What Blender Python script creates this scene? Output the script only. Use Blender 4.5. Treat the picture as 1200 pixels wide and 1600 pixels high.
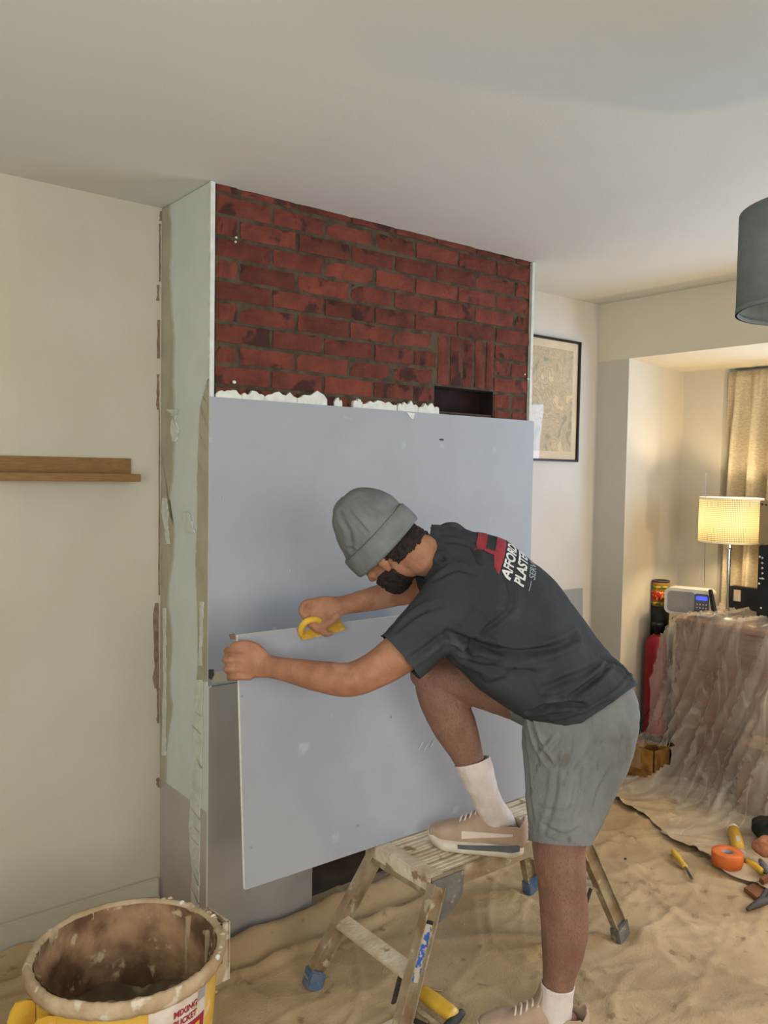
import bpy, bmesh, math, random
import numpy as np
from mathutils import Vector, Matrix, noise
from mathutils.bvhtree import BVHTree
random.seed(7); rng = np.random.default_rng(7)
for o in list(bpy.data.objects): bpy.data.objects.remove(o)
SC = bpy.context.scene
COL = SC.collection
V = Vector

# ------------------------------------------------------------ camera
FPX = 1300.0
yaw, pit, rol = [math.radians(a) for a in (51.7076, 2.7306, 0.94625)]
CAM = V((-1.187, -2.388, 1.56))
cf = V((math.cos(yaw)*math.cos(pit), math.sin(yaw)*math.cos(pit), -math.sin(pit)))
cr = V((math.sin(yaw), -math.cos(yaw), 0)); cu = cr.cross(cf)
cr, cu = cr*math.cos(rol)+cu*math.sin(rol), cu*math.cos(rol)-cr*math.sin(rol)
cd = bpy.data.cameras.new('camera'); cam = bpy.data.objects.new('camera', cd); COL.objects.link(cam)
cd.sensor_fit = 'VERTICAL'; cd.sensor_height = 24; cd.lens = FPX/1600*24; cd.clip_start = .02
m = Matrix((cr, cu, -cf)).transposed().to_4x4(); m.translation = CAM; cam.matrix_world = m
SC.camera = cam
# ------------------------------------------------------------ world, lights, exposure
w = bpy.data.worlds.new('world'); SC.world = w; w.use_nodes = True
w.node_tree.nodes['Background'].inputs[0].default_value = (.62, .75, 1, 1)
w.node_tree.nodes['Background'].inputs[1].default_value = .35
def area(name, loc, target, sx, sy, col, power):
    l = bpy.data.lights.new(name, 'AREA'); l.shape = 'RECTANGLE'; l.size = sx; l.size_y = sy
    l.color = col; l.energy = power
    o = bpy.data.objects.new(name, l); COL.objects.link(o); o.location = loc
    o.rotation_euler = (V(target)-V(loc)).to_track_quat('-Z', 'Y').to_euler(); return o
area('bay_daylight', (3.26, -1.55, 1.5), (0, -1.3, 1.3), 1.5, 1.15, (.50, .70, 1.0), 62)
area('rear_daylight', (-.55, -4.12, 1.55), (-.4, 0, 1.3), 1.7, 1.25, (1.0, .985, .94), 46)
area('side_daylight', (-2.12, -2.5, 1.5), (0, -1.4, 1.4), 1.3, 1.15, (.97, 1.0, .98), 34)
def bulb(name, loc, e, col, r):
    l = bpy.data.lights.new(name, 'POINT'); l.energy = e; l.color = col; l.shadow_soft_size = r
    o = bpy.data.objects.new(name, l); COL.objects.link(o); o.location = loc
bulb('bay_side_lamp', (2.58, -2.0, 1.0), 40, (1.0, .74, .42), .09)
SC.view_settings.view_transform = 'Standard'; SC.view_settings.look = 'None'
SC.view_settings.exposure = 0.12; SC.view_settings.gamma = 1; SC.view_settings.use_curve_mapping = False

# ------------------------------------------------------------ helpers
def at(px, py, d): return CAM + (cf + cr*((px-600)/FPX) - cu*((py-800)/FPX))*d
def on(px, py, ax, val):
    d = at(px, py, 1)-CAM; i = 'xyz'.index(ax); return CAM + d*((val-CAM[i])/d[i])
def lin(c):
    r = []
    for v in c[:3]:
        v = v/255; r.append(v/12.92 if v <= .04045 else ((v+.055)/1.055)**2.4)
    return (*r, 1)
MATS = {}
def M(name, c1, c2=None, scale=6, rough=.8, bump=0, bscale=60, metal=0, c3=None, s3=30, t3=.6, rnd=0,
      stretch=None, detail=4, spec=.3, lo=.35, hi=.65, crease=0, cscale=5):
    m = bpy.data.materials.new(name); m.use_nodes = True; nt = m.node_tree; N = nt.nodes; L = nt.links
    b = N['Principled BSDF']; b.inputs['Roughness'].default_value = rough; b.inputs['Metallic'].default_value = metal
    b.inputs['Specular IOR Level'].default_value = spec
    tc = N.new('ShaderNodeTexCoord'); vec = tc.outputs['Object']
    if stretch:
        mp = N.new('ShaderNodeMapping'); mp.inputs['Scale'].default_value = stretch; L.new(vec, mp.inputs[0]); vec = mp.outputs[0]
    if rnd:         # each piece gets its own cut of the pattern
        oi0 = N.new('ShaderNodeObjectInfo'); ml = N.new('ShaderNodeMath'); ml.operation = 'MULTIPLY'; ml.inputs[1].default_value = 37; L.new(oi0.outputs['Random'], ml.inputs[0])
        va = N.new('ShaderNodeVectorMath'); va.operation = 'ADD'; L.new(vec, va.inputs[0]); L.new(ml.outputs[0], va.inputs[1]); vec = va.outputs[0]
    def ramp(scale, lo, hi):
        n = N.new('ShaderNodeTexNoise'); n.inputs['Scale'].default_value = scale; n.inputs['Detail'].default_value = detail
        L.new(vec, n.inputs['Vector'])
        r = N.new('ShaderNodeMapRange'); r.inputs[1].default_value = lo; r.inputs[2].default_value = hi
        L.new(n.outputs['Fac'], r.inputs[0]); return r.outputs[0]
    def mix(f, a, bcol):
        x = N.new('ShaderNodeMix'); x.data_type = 'RGBA'; L.new(f, x.inputs[0])
        if isinstance(a, tuple): x.inputs[6].default_value = a
        else: L.new(a, x.inputs[6])
        x.inputs[7].default_value = bcol; return x.outputs[2]
    c = lin(c1)
    if c2: c = mix(ramp(scale, lo, hi), c, lin(c2))
    if c3: c = mix(ramp(s3, t3, t3+.06), c, lin(c3))
    if rnd:
        oi = N.new('ShaderNodeObjectInfo'); hs = N.new('ShaderNodeHueSaturation')
        mr = N.new('ShaderNodeMapRange'); mr.inputs[3].default_value = 1-rnd; mr.inputs[4].default_value = 1+rnd
        L.new(oi.outputs['Random'], mr.inputs[0]); L.new(mr.outputs[0], hs.inputs['Value'])
        if isinstance(c, tuple): hs.inputs['Color'].default_value = c
        else: L.new(c, hs.inputs['Color'])
        c = hs.outputs[0]
    if isinstance(c, tuple): b.inputs['Base Color'].default_value = c
    else: L.new(c, b.inputs['Base Color'])
    if bump:
        n = N.new('ShaderNodeTexNoise'); n.inputs['Scale'].default_value = bscale; n.inputs['Detail'].default_value = 5
        L.new(vec, n.inputs['Vector'])
        bp = N.new('ShaderNodeBump'); bp.inputs['Strength'].default_value = min(1, bump); bp.inputs['Distance'].default_value = .004
        L.new(n.outputs['Fac'], bp.inputs['Height']); L.new(bp.outputs[0], b.inputs['Normal'])
        if crease:      # fine crumple relief: sharp folds where a warped noise crosses its middle
            hs_ = None
            for sc_, am_ in ((cscale, 1.0), (cscale*2.7, .5)):
                q = N.new('ShaderNodeTexNoise'); q.inputs['Scale'].default_value = sc_; q.inputs['Detail'].default_value = 2.5; q.inputs['Distortion'].default_value = .7
                L.new(vec, q.inputs['Vector']); s_ = N.new('ShaderNodeMath'); s_.operation = 'SUBTRACT'; s_.inputs[1].default_value = .5; L.new(q.outputs['Fac'], s_.inputs[0])
                a_ = N.new('ShaderNodeMath'); a_.operation = 'ABSOLUTE'; L.new(s_.outputs[0], a_.inputs[0]); p_ = N.new('ShaderNodeMath'); p_.operation = 'POWER'; p_.inputs[1].default_value = .6; L.new(a_.outputs[0], p_.inputs[0])
                m_ = N.new('ShaderNodeMath'); m_.operation = 'MULTIPLY'; m_.inputs[1].default_value = -am_; L.new(p_.outputs[0], m_.inputs[0])
                if hs_ is None: hs_ = m_.outputs[0]
                else:
                    t_ = N.new('ShaderNodeMath'); t_.operation = 'ADD'; L.new(hs_, t_.inputs[0]); L.new(m_.outputs[0], t_.inputs[1]); hs_ = t_.outputs[0]
            b2 = N.new('ShaderNodeBump'); b2.inputs['Strength'].default_value = .8; b2.inputs['Distance'].default_value = crease
            L.new(hs_, b2.inputs['Height']); L.new(bp.outputs[0], b2.inputs['Normal']); L.new(b2.outputs[0], b.inputs['Normal'])
    MATS[name] = m; return m
def root_loc(p):
    while p is not None and p.parent is not None: p = p.parent
    return V(p.location) if p is not None else V((0, 0, 0))
def link(name, me, mat, parent=None, smooth=False):
    """link a mesh whose vertices are in world coordinates"""
    o = bpy.data.objects.new(name, me); COL.objects.link(o)
    if parent is not None:
        me.transform(Matrix.Translation(-root_loc(parent))); o.parent = parent
    if mat is not None:
        for q in (mat if isinstance(mat, (list, tuple)) else [mat]): me.materials.append(q)
    if smooth:
        me.polygons.foreach_set('use_smooth', [True]*len(me.polygons))
    return o
def obj(name, bm, mat, parent=None, smooth=False):
    me = bpy.data.meshes.new(name); bm.normal_update(); bm.to_mesh(me); bm.free()
    return link(name, me, mat, parent, smooth)
def tag(o, label=None, cat=None, group=None, kind=None):
    if label: o['label'] = label
    if cat: o['category'] = cat
    if group: o['group'] = group
    if kind: o['kind'] = kind
    return o
def thing(name, loc, label, cat, group=None):
    o = bpy.data.objects.new(name, None); COL.objects.link(o); o.location = loc; o.empty_display_size = .05
    return tag(o, label, cat, group)
def struct(name, bm, mat): return tag(obj(name, bm, mat), kind='structure')
def box(bm, a, b, bev=0, mat=0):
    a, b = V(a), V(b)
    lo = V([min(a[i], b[i]) for i in range(3)]); hi = V([max(a[i], b[i]) for i in range(3)])
    r = bmesh.ops.create_cube(bm, size=1); vs = r['verts']
    for v in vs: v.co = V([lo[i]+(v.co[i]+.5)*(hi[i]-lo[i]) for i in range(3)])
    fs = {f for v in vs for f in v.link_faces}
    for f in fs: f.material_index = mat
    if bev:
        es = list({e for v in vs for e in v.link_edges})
        bmesh.ops.bevel(bm, geom=es, offset=bev, segments=2, affect='EDGES')
    return vs
def B(*boxes, bev=0):
    bm = bmesh.new()
    for a, b in boxes: box(bm, a, b, bev)
    return bm
def obox(bm, p, q, wv, hv, bev=0):
    """box beam from p to q, half extents given by vectors wv, hv"""
    p, q, wv, hv = V(p), V(q), V(wv), V(hv)
    vs = [bm.verts.new(c+sx*wv+sy*hv) for c in (p, q) for sx, sy in ((-1, -1), (1, -1), (1, 1), (-1, 1))]
    fs = [bm.faces.new([vs[i] for i in f]) for f in ((0, 1, 2, 3), (7, 6, 5, 4), (0, 4, 5, 1), (1, 5, 6, 2), (2, 6, 7, 3), (3, 7, 4, 0))]
    bmesh.ops.recalc_face_normals(bm, faces=fs)
    if bev: bmesh.ops.bevel(bm, geom=list({e for f in fs for e in f.edges}), offset=bev, segments=2, affect='EDGES')
def cat(pts, n):
    """Catmull-Rom resample of rows of numbers"""
    P = np.array(pts, float)
    if len(P) < 3: return np.array([P[0]+(P[-1]-P[0])*t for t in np.linspace(0, 1, n+1)])
    Q = np.vstack([2*P[0]-P[1], P, 2*P[-1]-P[-2]]); out = []
    for i in range(len(P)-1):
        a, b, c, d = Q[i:i+4]
        for k in range(n):
            t = k/n
            out.append(.5*((2*b)+(-a+c)*t+(2*a-5*b+4*c-d)*t*t+(-a+3*b-3*c+d)*t**3))
    out.append(P[-1]); return np.array(out)
def loft(bm, st, n=4, seg=20, cap=.5, e=2.0):
    """st: rows (P, ra, rb, L): ra along L (made square to the path), rb across it; rounded caps"""
    rows = cat([[*s[0], s[1], s[2], *V(s[3]).normalized()] for s in st], n)
    # rounded ends
    def endrows(r0, r1, sgn):
        t = V(r0[:3])-V(r1[:3]); t.normalize(); out = []
        for a in (.35, .7, .93):
            k = math.sqrt(1-a*a); rr = r0.copy(); rr[:3] = np.array(V(r0[:3])+t*min(r0[3], r0[4])*cap*2*a*.5); rr[3] *= k; rr[4] *= k; out.append(rr)
        return out
    if cap:
        rows = np.array(list(reversed(endrows(rows[0], rows[1], -1)))+list(rows)+endrows(rows[-1], rows[-2], 1))
    rings = []
    for i, r in enumerate(rows):
        p = V(r[:3]); t = (V(rows[min(i+1, len(rows)-1)][:3])-V(rows[max(i-1, 0)][:3])).normalized()
        L = V(r[5:8]); L = (L-t*L.dot(t)).normalized(); Nn = t.cross(L)
        ring = []
        for k in range(seg):
            a = 2*math.pi*k/seg; c, s = math.cos(a), math.sin(a)
            if e != 2: c = math.copysign(abs(c)**(2/e), c); s = math.copysign(abs(s)**(2/e), s)
            ring.append(bm.verts.new(p+L*(r[3]*c)+Nn*(r[4]*s)))
        rings.append(ring)
    fs = []
    for a, b in zip(rings, rings[1:]):
        for k in range(seg): fs.append(bm.faces.new((a[k], a[(k+1) % seg], b[(k+1) % seg], b[k])))
    fs.append(bm.faces.new(rings[0][::-1])); fs.append(bm.faces.new(rings[-1]))
    bmesh.ops.recalc_face_normals(bm, faces=fs); return fs
def tube(bm, pts, r, n=4, seg=10, cap=.5):
    rr = r if isinstance(r, (list, tuple)) else [r]*len(pts)
    d = V(pts[-1])-V(pts[0]); ref = V((0, 0, 1)) if abs(d.normalized().z) < .8 else V((1, 0, 0))
    return loft(bm, [(V(p), q, q, ref) for p, q in zip(pts, rr)], n, seg, cap)
def ell(bm, c, rx, ry, rz, ax=None, seg=20):
    r = bmesh.ops.create_uvsphere(bm, u_segments=seg, v_segments=seg//2+2, radius=1)
    R = Matrix(ax).transposed() if ax else Matrix.Identity(3)
    for v in r['verts']: v.co = V(c)+R @ V((v.co.x*rx, v.co.y*ry, v.co.z*rz))
def lathe(bm, c, prof, seg=40, closed=False, T=None):
    """prof: (radius, z) list around +Z (or 3x3 T) at c"""
    rings = []
    for r, z in prof:
        rings.append([bm.verts.new(V(c)+((T or Matrix.Identity(3)) @ V((r*math.cos(2*math.pi*k/seg), r*math.sin(2*math.pi*k/seg), z)))) for k in range(seg)])
    fs = []
    prs = list(zip(rings, rings[1:]))
    if closed: prs.append((rings[-1], rings[0]))
    for a, b in prs:
        for k in range(seg): fs.append(bm.faces.new((a[k], a[(k+1) % seg], b[(k+1) % seg], b[k])))
    if not closed:
        if prof[0][0] > 1e-5: fs.append(bm.faces.new(rings[0][::-1]))
        if prof[-1][0] > 1e-5: fs.append(bm.faces.new(rings[-1]))
    bmesh.ops.recalc_face_normals(bm, faces=fs); return fs
def prism(bm, pts, vec):
    """extrude a polygon of 3D points by vec"""
    a = [bm.verts.new(V(p)) for p in pts]; b = [bm.verts.new(V(p)+V(vec)) for p in pts]; n = len(a)
    fs = [bm.faces.new(a[::-1]), bm.faces.new(b)]+[bm.faces.new((a[i], a[(i+1) % n], b[(i+1) % n], b[i])) for i in range(n)]
    bmesh.ops.recalc_face_normals(bm, faces=fs); return fs
def union(bm, voxel, it=4):
    me = bpy.data.meshes.new('tmp'); bm.to_mesh(me); bm.free()
    o = bpy.data.objects.new('tmp', me); COL.objects.link(o)
    r = o.modifiers.new('r', 'REMESH'); r.mode = 'VOXEL'; r.voxel_size = voxel; r.use_smooth_shade = True
    if it: s = o.modifiers.new('s', 'SMOOTH'); s.factor = .5; s.iterations = it
    out = bpy.data.meshes.new_from_object(o.evaluated_get(bpy.context.evaluated_depsgraph_get()))
    bpy.data.objects.remove(o); return out
def vcos(me):
    a = np.empty(len(me.vertices)*3); me.vertices.foreach_get('co', a); return a.reshape(-1, 3)
def vnor(me):
    a = np.empty(len(me.vertices)*3); me.vertices.foreach_get('normal', a); return a.reshape(-1, 3)
def setco(me, a): me.vertices.foreach_set('co', a.ravel()); me.update()
def bvh(me):
    return BVHTree.FromPolygons([v.co.copy() for v in me.vertices], [tuple(p.vertices) for p in me.polygons])
def segdist(X, P):
    """distance of points X to polyline P, and parameter 0..1 along it"""
    best = np.full(len(X), 1e9); tt = np.zeros(len(X)); n = len(P)-1
    for i in range(n):
        a, b = np.array(P[i]), np.array(P[i+1]); ab = b-a; t = np.clip(((X-a)@ab)/(ab@ab+1e-12), 0, 1)
        d = np.linalg.norm(X-(a+t[:, None]*ab), axis=1); k = d < best; best[k] = d[k]; tt[k] = (i+t[k])/n
    return best, tt
def folds(me, strokes, tree=None):
    """strokes: (pixel path as seen from the camera, width, amplitude); cast onto the surface, then pressed in or raised"""
    tree = tree or bvh(me); X = vcos(me); N_ = vnor(me); D = np.zeros(len(X))
    for path, wd, am in strokes:
        P = []
        for px, py in path:
            d = (at(px, py, 1)-CAM).normalized(); h = tree.ray_cast(CAM, d)
            if h[0] is not None: P.append(h[0])
        if len(P) < 2: continue
        P = cat([list(p) for p in P], 4); d, t = segdist(X, P)
        prof = np.exp(-(d/wd)**2) - .55*np.exp(-((d-2.0*wd)/(1.0*wd))**2)
        D += am*prof*np.sin(np.pi*np.clip(t*.9+.05, 0, 1))**.5
    setco(me, X+N_*D[:, None])
def wobble(me, amp, scale, vec=(1, 1, 1), ridged=False, seed=0):
    X = vcos(me); N_ = vnor(me); D = np.empty(len(X)); s = V(vec)*scale
    for i, c in enumerate(X):
        q = noise.noise(V((c[0]*s[0]+seed, c[1]*s[1], c[2]*s[2]))); D[i] = (1-2*abs(q)*1.6) if ridged else q
    setco(me, X+N_*(D*amp)[:, None])
def cut_open(me, co, no, radius, thick=0, center=None):
    """open the mesh at a plane: remove what lies beyond it, near the centre only"""
    bm = bmesh.new(); bm.from_mesh(me); c = V(center or co)
    fs = [f for f in bm.faces if (f.calc_center_median()-c).length < radius]
    g = list({v for f in fs for v in f.verts})+list({e for f in fs for e in f.edges})+fs
    bmesh.ops.bisect_plane(bm, geom=g, plane_co=V(co), plane_no=V(no), clear_outer=True)
    if thick:
        ge = bmesh.ops.solidify(bm, geom=list(bm.faces), thickness=thick)
    bm.to_mesh(me); bm.free(); me.update(); return me

# ------------------------------------------------------------ materials
wallm = M('wall_paint', (192, 187, 168), (187, 181, 161), 3, .75, .25, 300)
baywallm = M('bay_wall_paint', (198, 192, 178), (194, 187, 172), 3, .75, .25, 300)
ceilm = M('ceiling_paint', (211, 210, 203), (208, 207, 199), 2, .85, .15, 200)
skimm = M('return_skim', (208, 212, 206), (203, 206, 200), 9, .7, .3, 120, c3=(204, 208, 202), s3=7, t3=.62)
beigem = M('beige_skim', (178, 174, 150), (166, 160, 138), 9, .75, .3, 120)
whitem = M('white_plaster', (212, 214, 204), (196, 197, 186), 30, .8, .5, 90)
lilacm = M('bare_board_edge', (182, 175, 170), (176, 169, 164), 6, .8, .1, 200)
boardm = M('plasterboard_paper', (152, 155, 158), (147, 150, 153), 5, .62, .12, 260, c3=(160, 163, 167), s3=11, t3=.68, spec=.4)
boardback = M('plasterboard_held', (154, 155, 160), (148, 149, 153), 4, .62, .12, 260, c3=(166, 168, 173), s3=9, t3=.68, spec=.4)
gypm = M('gypsum_core', (240, 238, 230), (228, 225, 214), 60, .9, .3, 200)
brickm = M('red_brick', (112, 56, 41), (88, 43, 33), 12, .92, 1, 90, c3=(62, 35, 30), s3=11, t3=.57, rnd=.22, detail=6)
mortarm = M('mortar', (82, 70, 54), (60, 50, 39), 22, .95, 1, 80)
darkm = M('recess_dark_brown', (40, 22, 18), (22, 14, 12), 8, .95, .5, 50)
hearthm = M('hearth_brown', (92, 76, 60), (66, 52, 42), 5, .95, .6, 40)
oakm = M('oak', (140, 106, 62), (122, 88, 46), 10, .55, .2, 80, stretch=(2, 20, 30))
clothm = M('dust_sheet_cotton', (186, 160, 122), (162, 137, 102), 3.2, .92, .6, 160, c3=(146, 120, 90), s3=16, t3=.64, detail=7, crease=.010, cscale=1.8)
cloth2 = M('dust_sheet_smooth', (188, 168, 138), (172, 150, 120), 5, .75, .2, 180, crease=.014, cscale=3)
alum = M('aluminium_dirty', (172, 158, 134), (140, 116, 86), 14, .5, .5, 90, metal=.35, c3=(186, 174, 146), s3=22, t3=.60)
alum2 = M('aluminium_plastered', (214, 202, 178), (186, 166, 136), 14, .75, .8, 70, c3=(146, 122, 94), s3=16, t3=.60)
bluep = M('blue_plastic', (62, 92, 128), (98, 104, 112), 40, .6, .3, 100)
yellowp = M('yellow_plastic', (212, 168, 62), (196, 150, 56), 9, .5, .2, 60, c3=(206, 186, 138), s3=14, t3=.60)
yelclean = M('yellow_grip', (216, 174, 62), (200, 158, 56), 20, .5, .1, 60, c3=(210, 190, 130), s3=25, t3=.64)
rimm = M('bucket_rim_plaster', (186, 164, 134), (166, 140, 106), 16, .85, .7, 70, c3=(204, 192, 168), s3=22, t3=.6)
bucketin = M('bucket_inner_residue', (158, 124, 92), (98, 72, 50), 7, .85, 1, 40, c3=(184, 160, 126), s3=19, t3=.60, detail=8, lo=.42, hi=.58)
sludge = M('wet_plaster', (112, 104, 86), (88, 78, 62), 12, .35, .6, 40, c3=(150, 136, 108), s3=8, t3=.62)
skinm = M('skin', (166, 118, 90), (148, 102, 76), 22, .58, .35, 160, c3=(172, 126, 100), s3=9, t3=.6)
legskin = M('leg_skin', (140, 104, 86), (122, 88, 72), 18, .6, .6, 260, c3=(112, 80, 66), s3=330, t3=.56, stretch=(1, 1, .4))
hairm = M('dark_hair', (30, 24, 22), (44, 34, 28), 60, .8, .8, 220)
teem = M('charcoal_cotton', (61, 64, 66), (52, 55, 57), 8, .95, .4, 500, c3=(70, 72, 73), s3=6, t3=.62, spec=.12)
beaniem = M('grey_knit', (122, 126, 124), (104, 108, 106), 12, .95, .6, 380, spec=.1)
beanied = M('grey_knit_top', (112, 116, 110), (98, 102, 96), 12, .95, .6, 380, c3=(136, 138, 130), s3=34, t3=.6, spec=.1)
shortm = M('stained_grey_shorts', (128, 129, 127), (108, 109, 106), 9, .92, .6, 300, c3=(104, 101, 94), s3=26, t3=.62, spec=.12, stretch=(1, 1, .45), detail=7)
sockm = M('white_sock', (226, 214, 206), (214, 200, 192), 30, .95, .6, 400, spec=.1)
shoem = M('tan_mesh_shoe', (186, 160, 138), (172, 146, 124), 20, .85, .6, 400)
solem = M('cream_sole', (218, 208, 188), (200, 188, 166), 18, .6, .3, 100)
shoegrey = M('grey_midsole', (96, 100, 104), (84, 88, 92), 20, .7, .2, 100)
shoelite = M('pale_stripe', (216, 200, 184), None, 5, .7)
blackm = M('black_plastic', (28, 28, 30), (38, 38, 40), 12, .45, .1, 60)
dblack = M('black_dusty', (44, 44, 46), (78, 74, 68), 18, .7, .5, 60)
greyfab = M('grey_shade_fabric', (122, 130, 128), (114, 122, 120), 30, .9, .4, 500)
chrome = M('chrome', (200, 200, 200), None, 5, .22, metal=1)
radiom = M('radio_silver', (206, 204, 198), None, 5, .4, 0)
grillem = M('radio_grille', (150, 148, 146), (132, 130, 128), 260, .6, .3, 300)
padm = M('radio_pad', (86, 86, 94), None, 5, .5)
framem = M('black_frame', (40, 28, 24), None, 5, .4)
matm = M('print_mount', (216, 200, 174), (208, 190, 162), 8, .8)
woodm = M('brown_wood', (132, 84, 50), (104, 62, 36), 6, .55, .2, 40, stretch=(2, 2, 12))
cardm = M('cardboard', (176, 140, 96), (160, 124, 82), 6, .9, .2, 80)
crate = M('yellow_brown_box', (180, 132, 60), (124, 84, 40), 22, .8, .3, 60)
redm = M('red_paint', (138, 24, 36), (120, 18, 30), 4, .4)
orange = M('orange_tape', (214, 112, 56), (202, 102, 48), 20, .55, .15, 120)
lightgrey = M('grey_card', (150, 148, 146), None, 5, .7)
redprint = M('red_print', (158, 52, 62), (138, 46, 56), 40, .8, 0)
whiteprint = M('white_print', (214, 214, 208), None, 5, .8)
dimprint = M('thin_grey_print', (150, 154, 156), None, 5, .8)
maroon = M('maroon_ink', (150, 40, 60), None, 5, .7)
labelm = M('paper_label', (214, 204, 192), (196, 176, 158), 20, .7, .2, 90)
def glowm(name, col, strg):
    m = bpy.data.materials.new(name); m.use_nodes = True; b = m.node_tree.nodes['Principled BSDF']
    b.inputs['Base Color'].default_value = lin(col); b.inputs['Emission Color'].default_value = lin(col)
    b.inputs['Emission Strength'].default_value = strg; return m
lcd = glowm('blue_display', (70, 90, 230), .8)
def plasticm():
    m = bpy.data.materials.new('clear_polythene'); m.use_nodes = True; nt = m.node_tree; N = nt.nodes; L = nt.links
    b = N['Principled BSDF']; out = N['Material Output']
    b.inputs['Base Color'].default_value = lin((228, 220, 208)); b.inputs['Roughness'].default_value = .35
    tr = N.new('ShaderNodeBsdfTransparent'); tl = N.new('ShaderNodeBsdfTranslucent'); tl.inputs[0].default_value = lin((228, 218, 200))
    a = N.new('ShaderNodeMixShader'); a.inputs[0].default_value = .35; L.new(b.outputs[0], a.inputs[1]); L.new(tl.outputs[0], a.inputs[2])
    mx = N.new('ShaderNodeMixShader'); tc = N.new('ShaderNodeTexCoord'); n = N.new('ShaderNodeTexNoise')
    n.inputs['Scale'].default_value = 5; n.inputs['Detail'].default_value = 5; L.new(tc.outputs['Object'], n.inputs['Vector'])
    r = N.new('ShaderNodeMapRange'); r.inputs[1].default_value = .3; r.inputs[2].default_value = .75; r.inputs[3].default_value = .18; r.inputs[4].default_value = .50
    L.new(n.outputs['Fac'], r.inputs[0])
    mp = N.new('ShaderNodeMapping'); mp.inputs['Rotation'].default_value = (.75, 0, 0); mp.inputs['Scale'].default_value = (3, 9, 2.2); L.new(tc.outputs['Object'], mp.inputs[0])
    n2 = N.new('ShaderNodeTexNoise'); n2.inputs['Scale'].default_value = 1.1; n2.inputs['Detail'].default_value = 1.5; n2.inputs['Distortion'].default_value = .2; L.new(mp.outputs[0], n2.inputs['Vector'])
    s1 = N.new('ShaderNodeMath'); s1.operation = 'SUBTRACT'; s1.inputs[1].default_value = .5; L.new(n2.outputs['Fac'], s1.inputs[0])
    s2 = N.new('ShaderNodeMath'); s2.operation = 'ABSOLUTE'; L.new(s1.outputs[0], s2.inputs[0])
    s3 = N.new('ShaderNodeMapRange'); s3.inputs[1].default_value = .0; s3.inputs[2].default_value = .035; s3.inputs[3].default_value = .17; s3.inputs[4].default_value = 0; L.new(s2.outputs[0], s3.inputs[0])
    ad = N.new('ShaderNodeMath'); ad.operation = 'ADD'; ad.use_clamp = True; L.new(r.outputs[0], ad.inputs[0]); L.new(s3.outputs[0], ad.inputs[1])
    L.new(ad.outputs[0], mx.inputs[0]); L.new(tr.outputs[0], mx.inputs[1]); L.new(a.outputs[0], mx.inputs[2])
    L.new(mx.outputs[0], out.inputs[0]); return m
plastm = plasticm()
def curtainmat():
    m = M('curtain_weave', (200, 188, 162), (180, 166, 138), 60, .9, .5, 300, stretch=(1, 1, 2.2)); return m
curtm = curtainmat()
def shademat():
    m = bpy.data.materials.new('lamp_shade_weave'); m.use_nodes = True; nt = m.node_tree; N = nt.nodes; L = nt.links
    b = N['Principled BSDF']; out = N['Material Output']; tc = N.new('ShaderNodeTexCoord')
    b.inputs['Roughness'].default_value = .8
    tl = N.new('ShaderNodeBsdfTranslucent')
    # crossed diagonal weave from the angle and the height
    sx = N.new('ShaderNodeSeparateXYZ'); L.new(tc.outputs['Object'], sx.inputs[0])
    at2 = N.new('ShaderNodeMath'); at2.operation = 'ARCTAN2'; L.new(sx.outputs[1], at2.inputs[0]); L.new(sx.outputs[0], at2.inputs[1])
    def wv(k, s):
        a = N.new('ShaderNodeMath'); a.operation = 'MULTIPLY'; a.inputs[1].default_value = k; L.new(at2.outputs[0], a.inputs[0])
        z = N.new('ShaderNodeMath'); z.operation = 'MULTIPLY_ADD'; z.inputs[1].default_value = s; L.new(sx.outputs[2], z.inputs[0]); L.new(a.outputs[0], z.inputs[2])
        q = N.new('ShaderNodeMath'); q.operation = 'SINE'; L.new(z.outputs[0], q.inputs[0]); return q.outputs[0]
    mul = N.new('ShaderNodeMath'); mul.operation = 'MULTIPLY'; L.new(wv(60, 330), mul.inputs[0]); L.new(wv(-60, 330), mul.inputs[1])
    cr_ = N.new('ShaderNodeMapRange'); cr_.inputs[1].default_value = -.5; cr_.inputs[2].default_value = .5; L.new(mul.outputs[0], cr_.inputs[0])
    mx = N.new('ShaderNodeMix'); mx.data_type = 'RGBA'; mx.inputs[6].default_value = lin((160, 146, 108)); mx.inputs[7].default_value = lin((255, 250, 228))
    L.new(cr_.outputs[0], mx.inputs[0]); L.new(mx.outputs[2], b.inputs['Base Color']); L.new(mx.outputs[2], tl.inputs[0])
    s = N.new('ShaderNodeMixShader'); s.inputs[0].default_value = .55; L.new(b.outputs[0], s.inputs[1]); L.new(tl.outputs[0], s.inputs[2]); L.new(s.outputs[0], out.inputs[0])
    return m
shadem = shademat()
def mapmat():
    m = bpy.data.materials.new('antique_map_print'); m.use_nodes = True; nt = m.node_tree; N = nt.nodes; L = nt.links
    b = N['Principled BSDF']; tc = N.new('ShaderNodeTexCoord'); n = N.new('ShaderNodeTexNoise'); n.inputs['Scale'].default_value = 9; n.inputs['Detail'].default_value = 9; n.inputs['Distortion'].default_value = 1.2
    L.new(tc.outputs['Object'], n.inputs['Vector']); r = N.new('ShaderNodeValToRGB'); L.new(n.outputs['Fac'], r.inputs[0])
    e = r.color_ramp.elements; e[0].position = .36; e[0].color = lin((158, 148, 124)); e[1].position = .66; e[1].color = lin((214, 190, 150))
    for p, c in ((.44, (192, 176, 146)), (.47, (168, 152, 126)), (.49, (200, 182, 150)), (.53, (176, 150, 120)), (.56, (204, 186, 152)), (.6, (168, 150, 126)), (.62, (208, 190, 156))):
        q = e.new(p); q.color = lin(c)
    L.new(r.outputs[0], b.inputs['Base Color']); b.inputs['Roughness'].default_value = .7; return m
mapm = mapmat()
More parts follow.
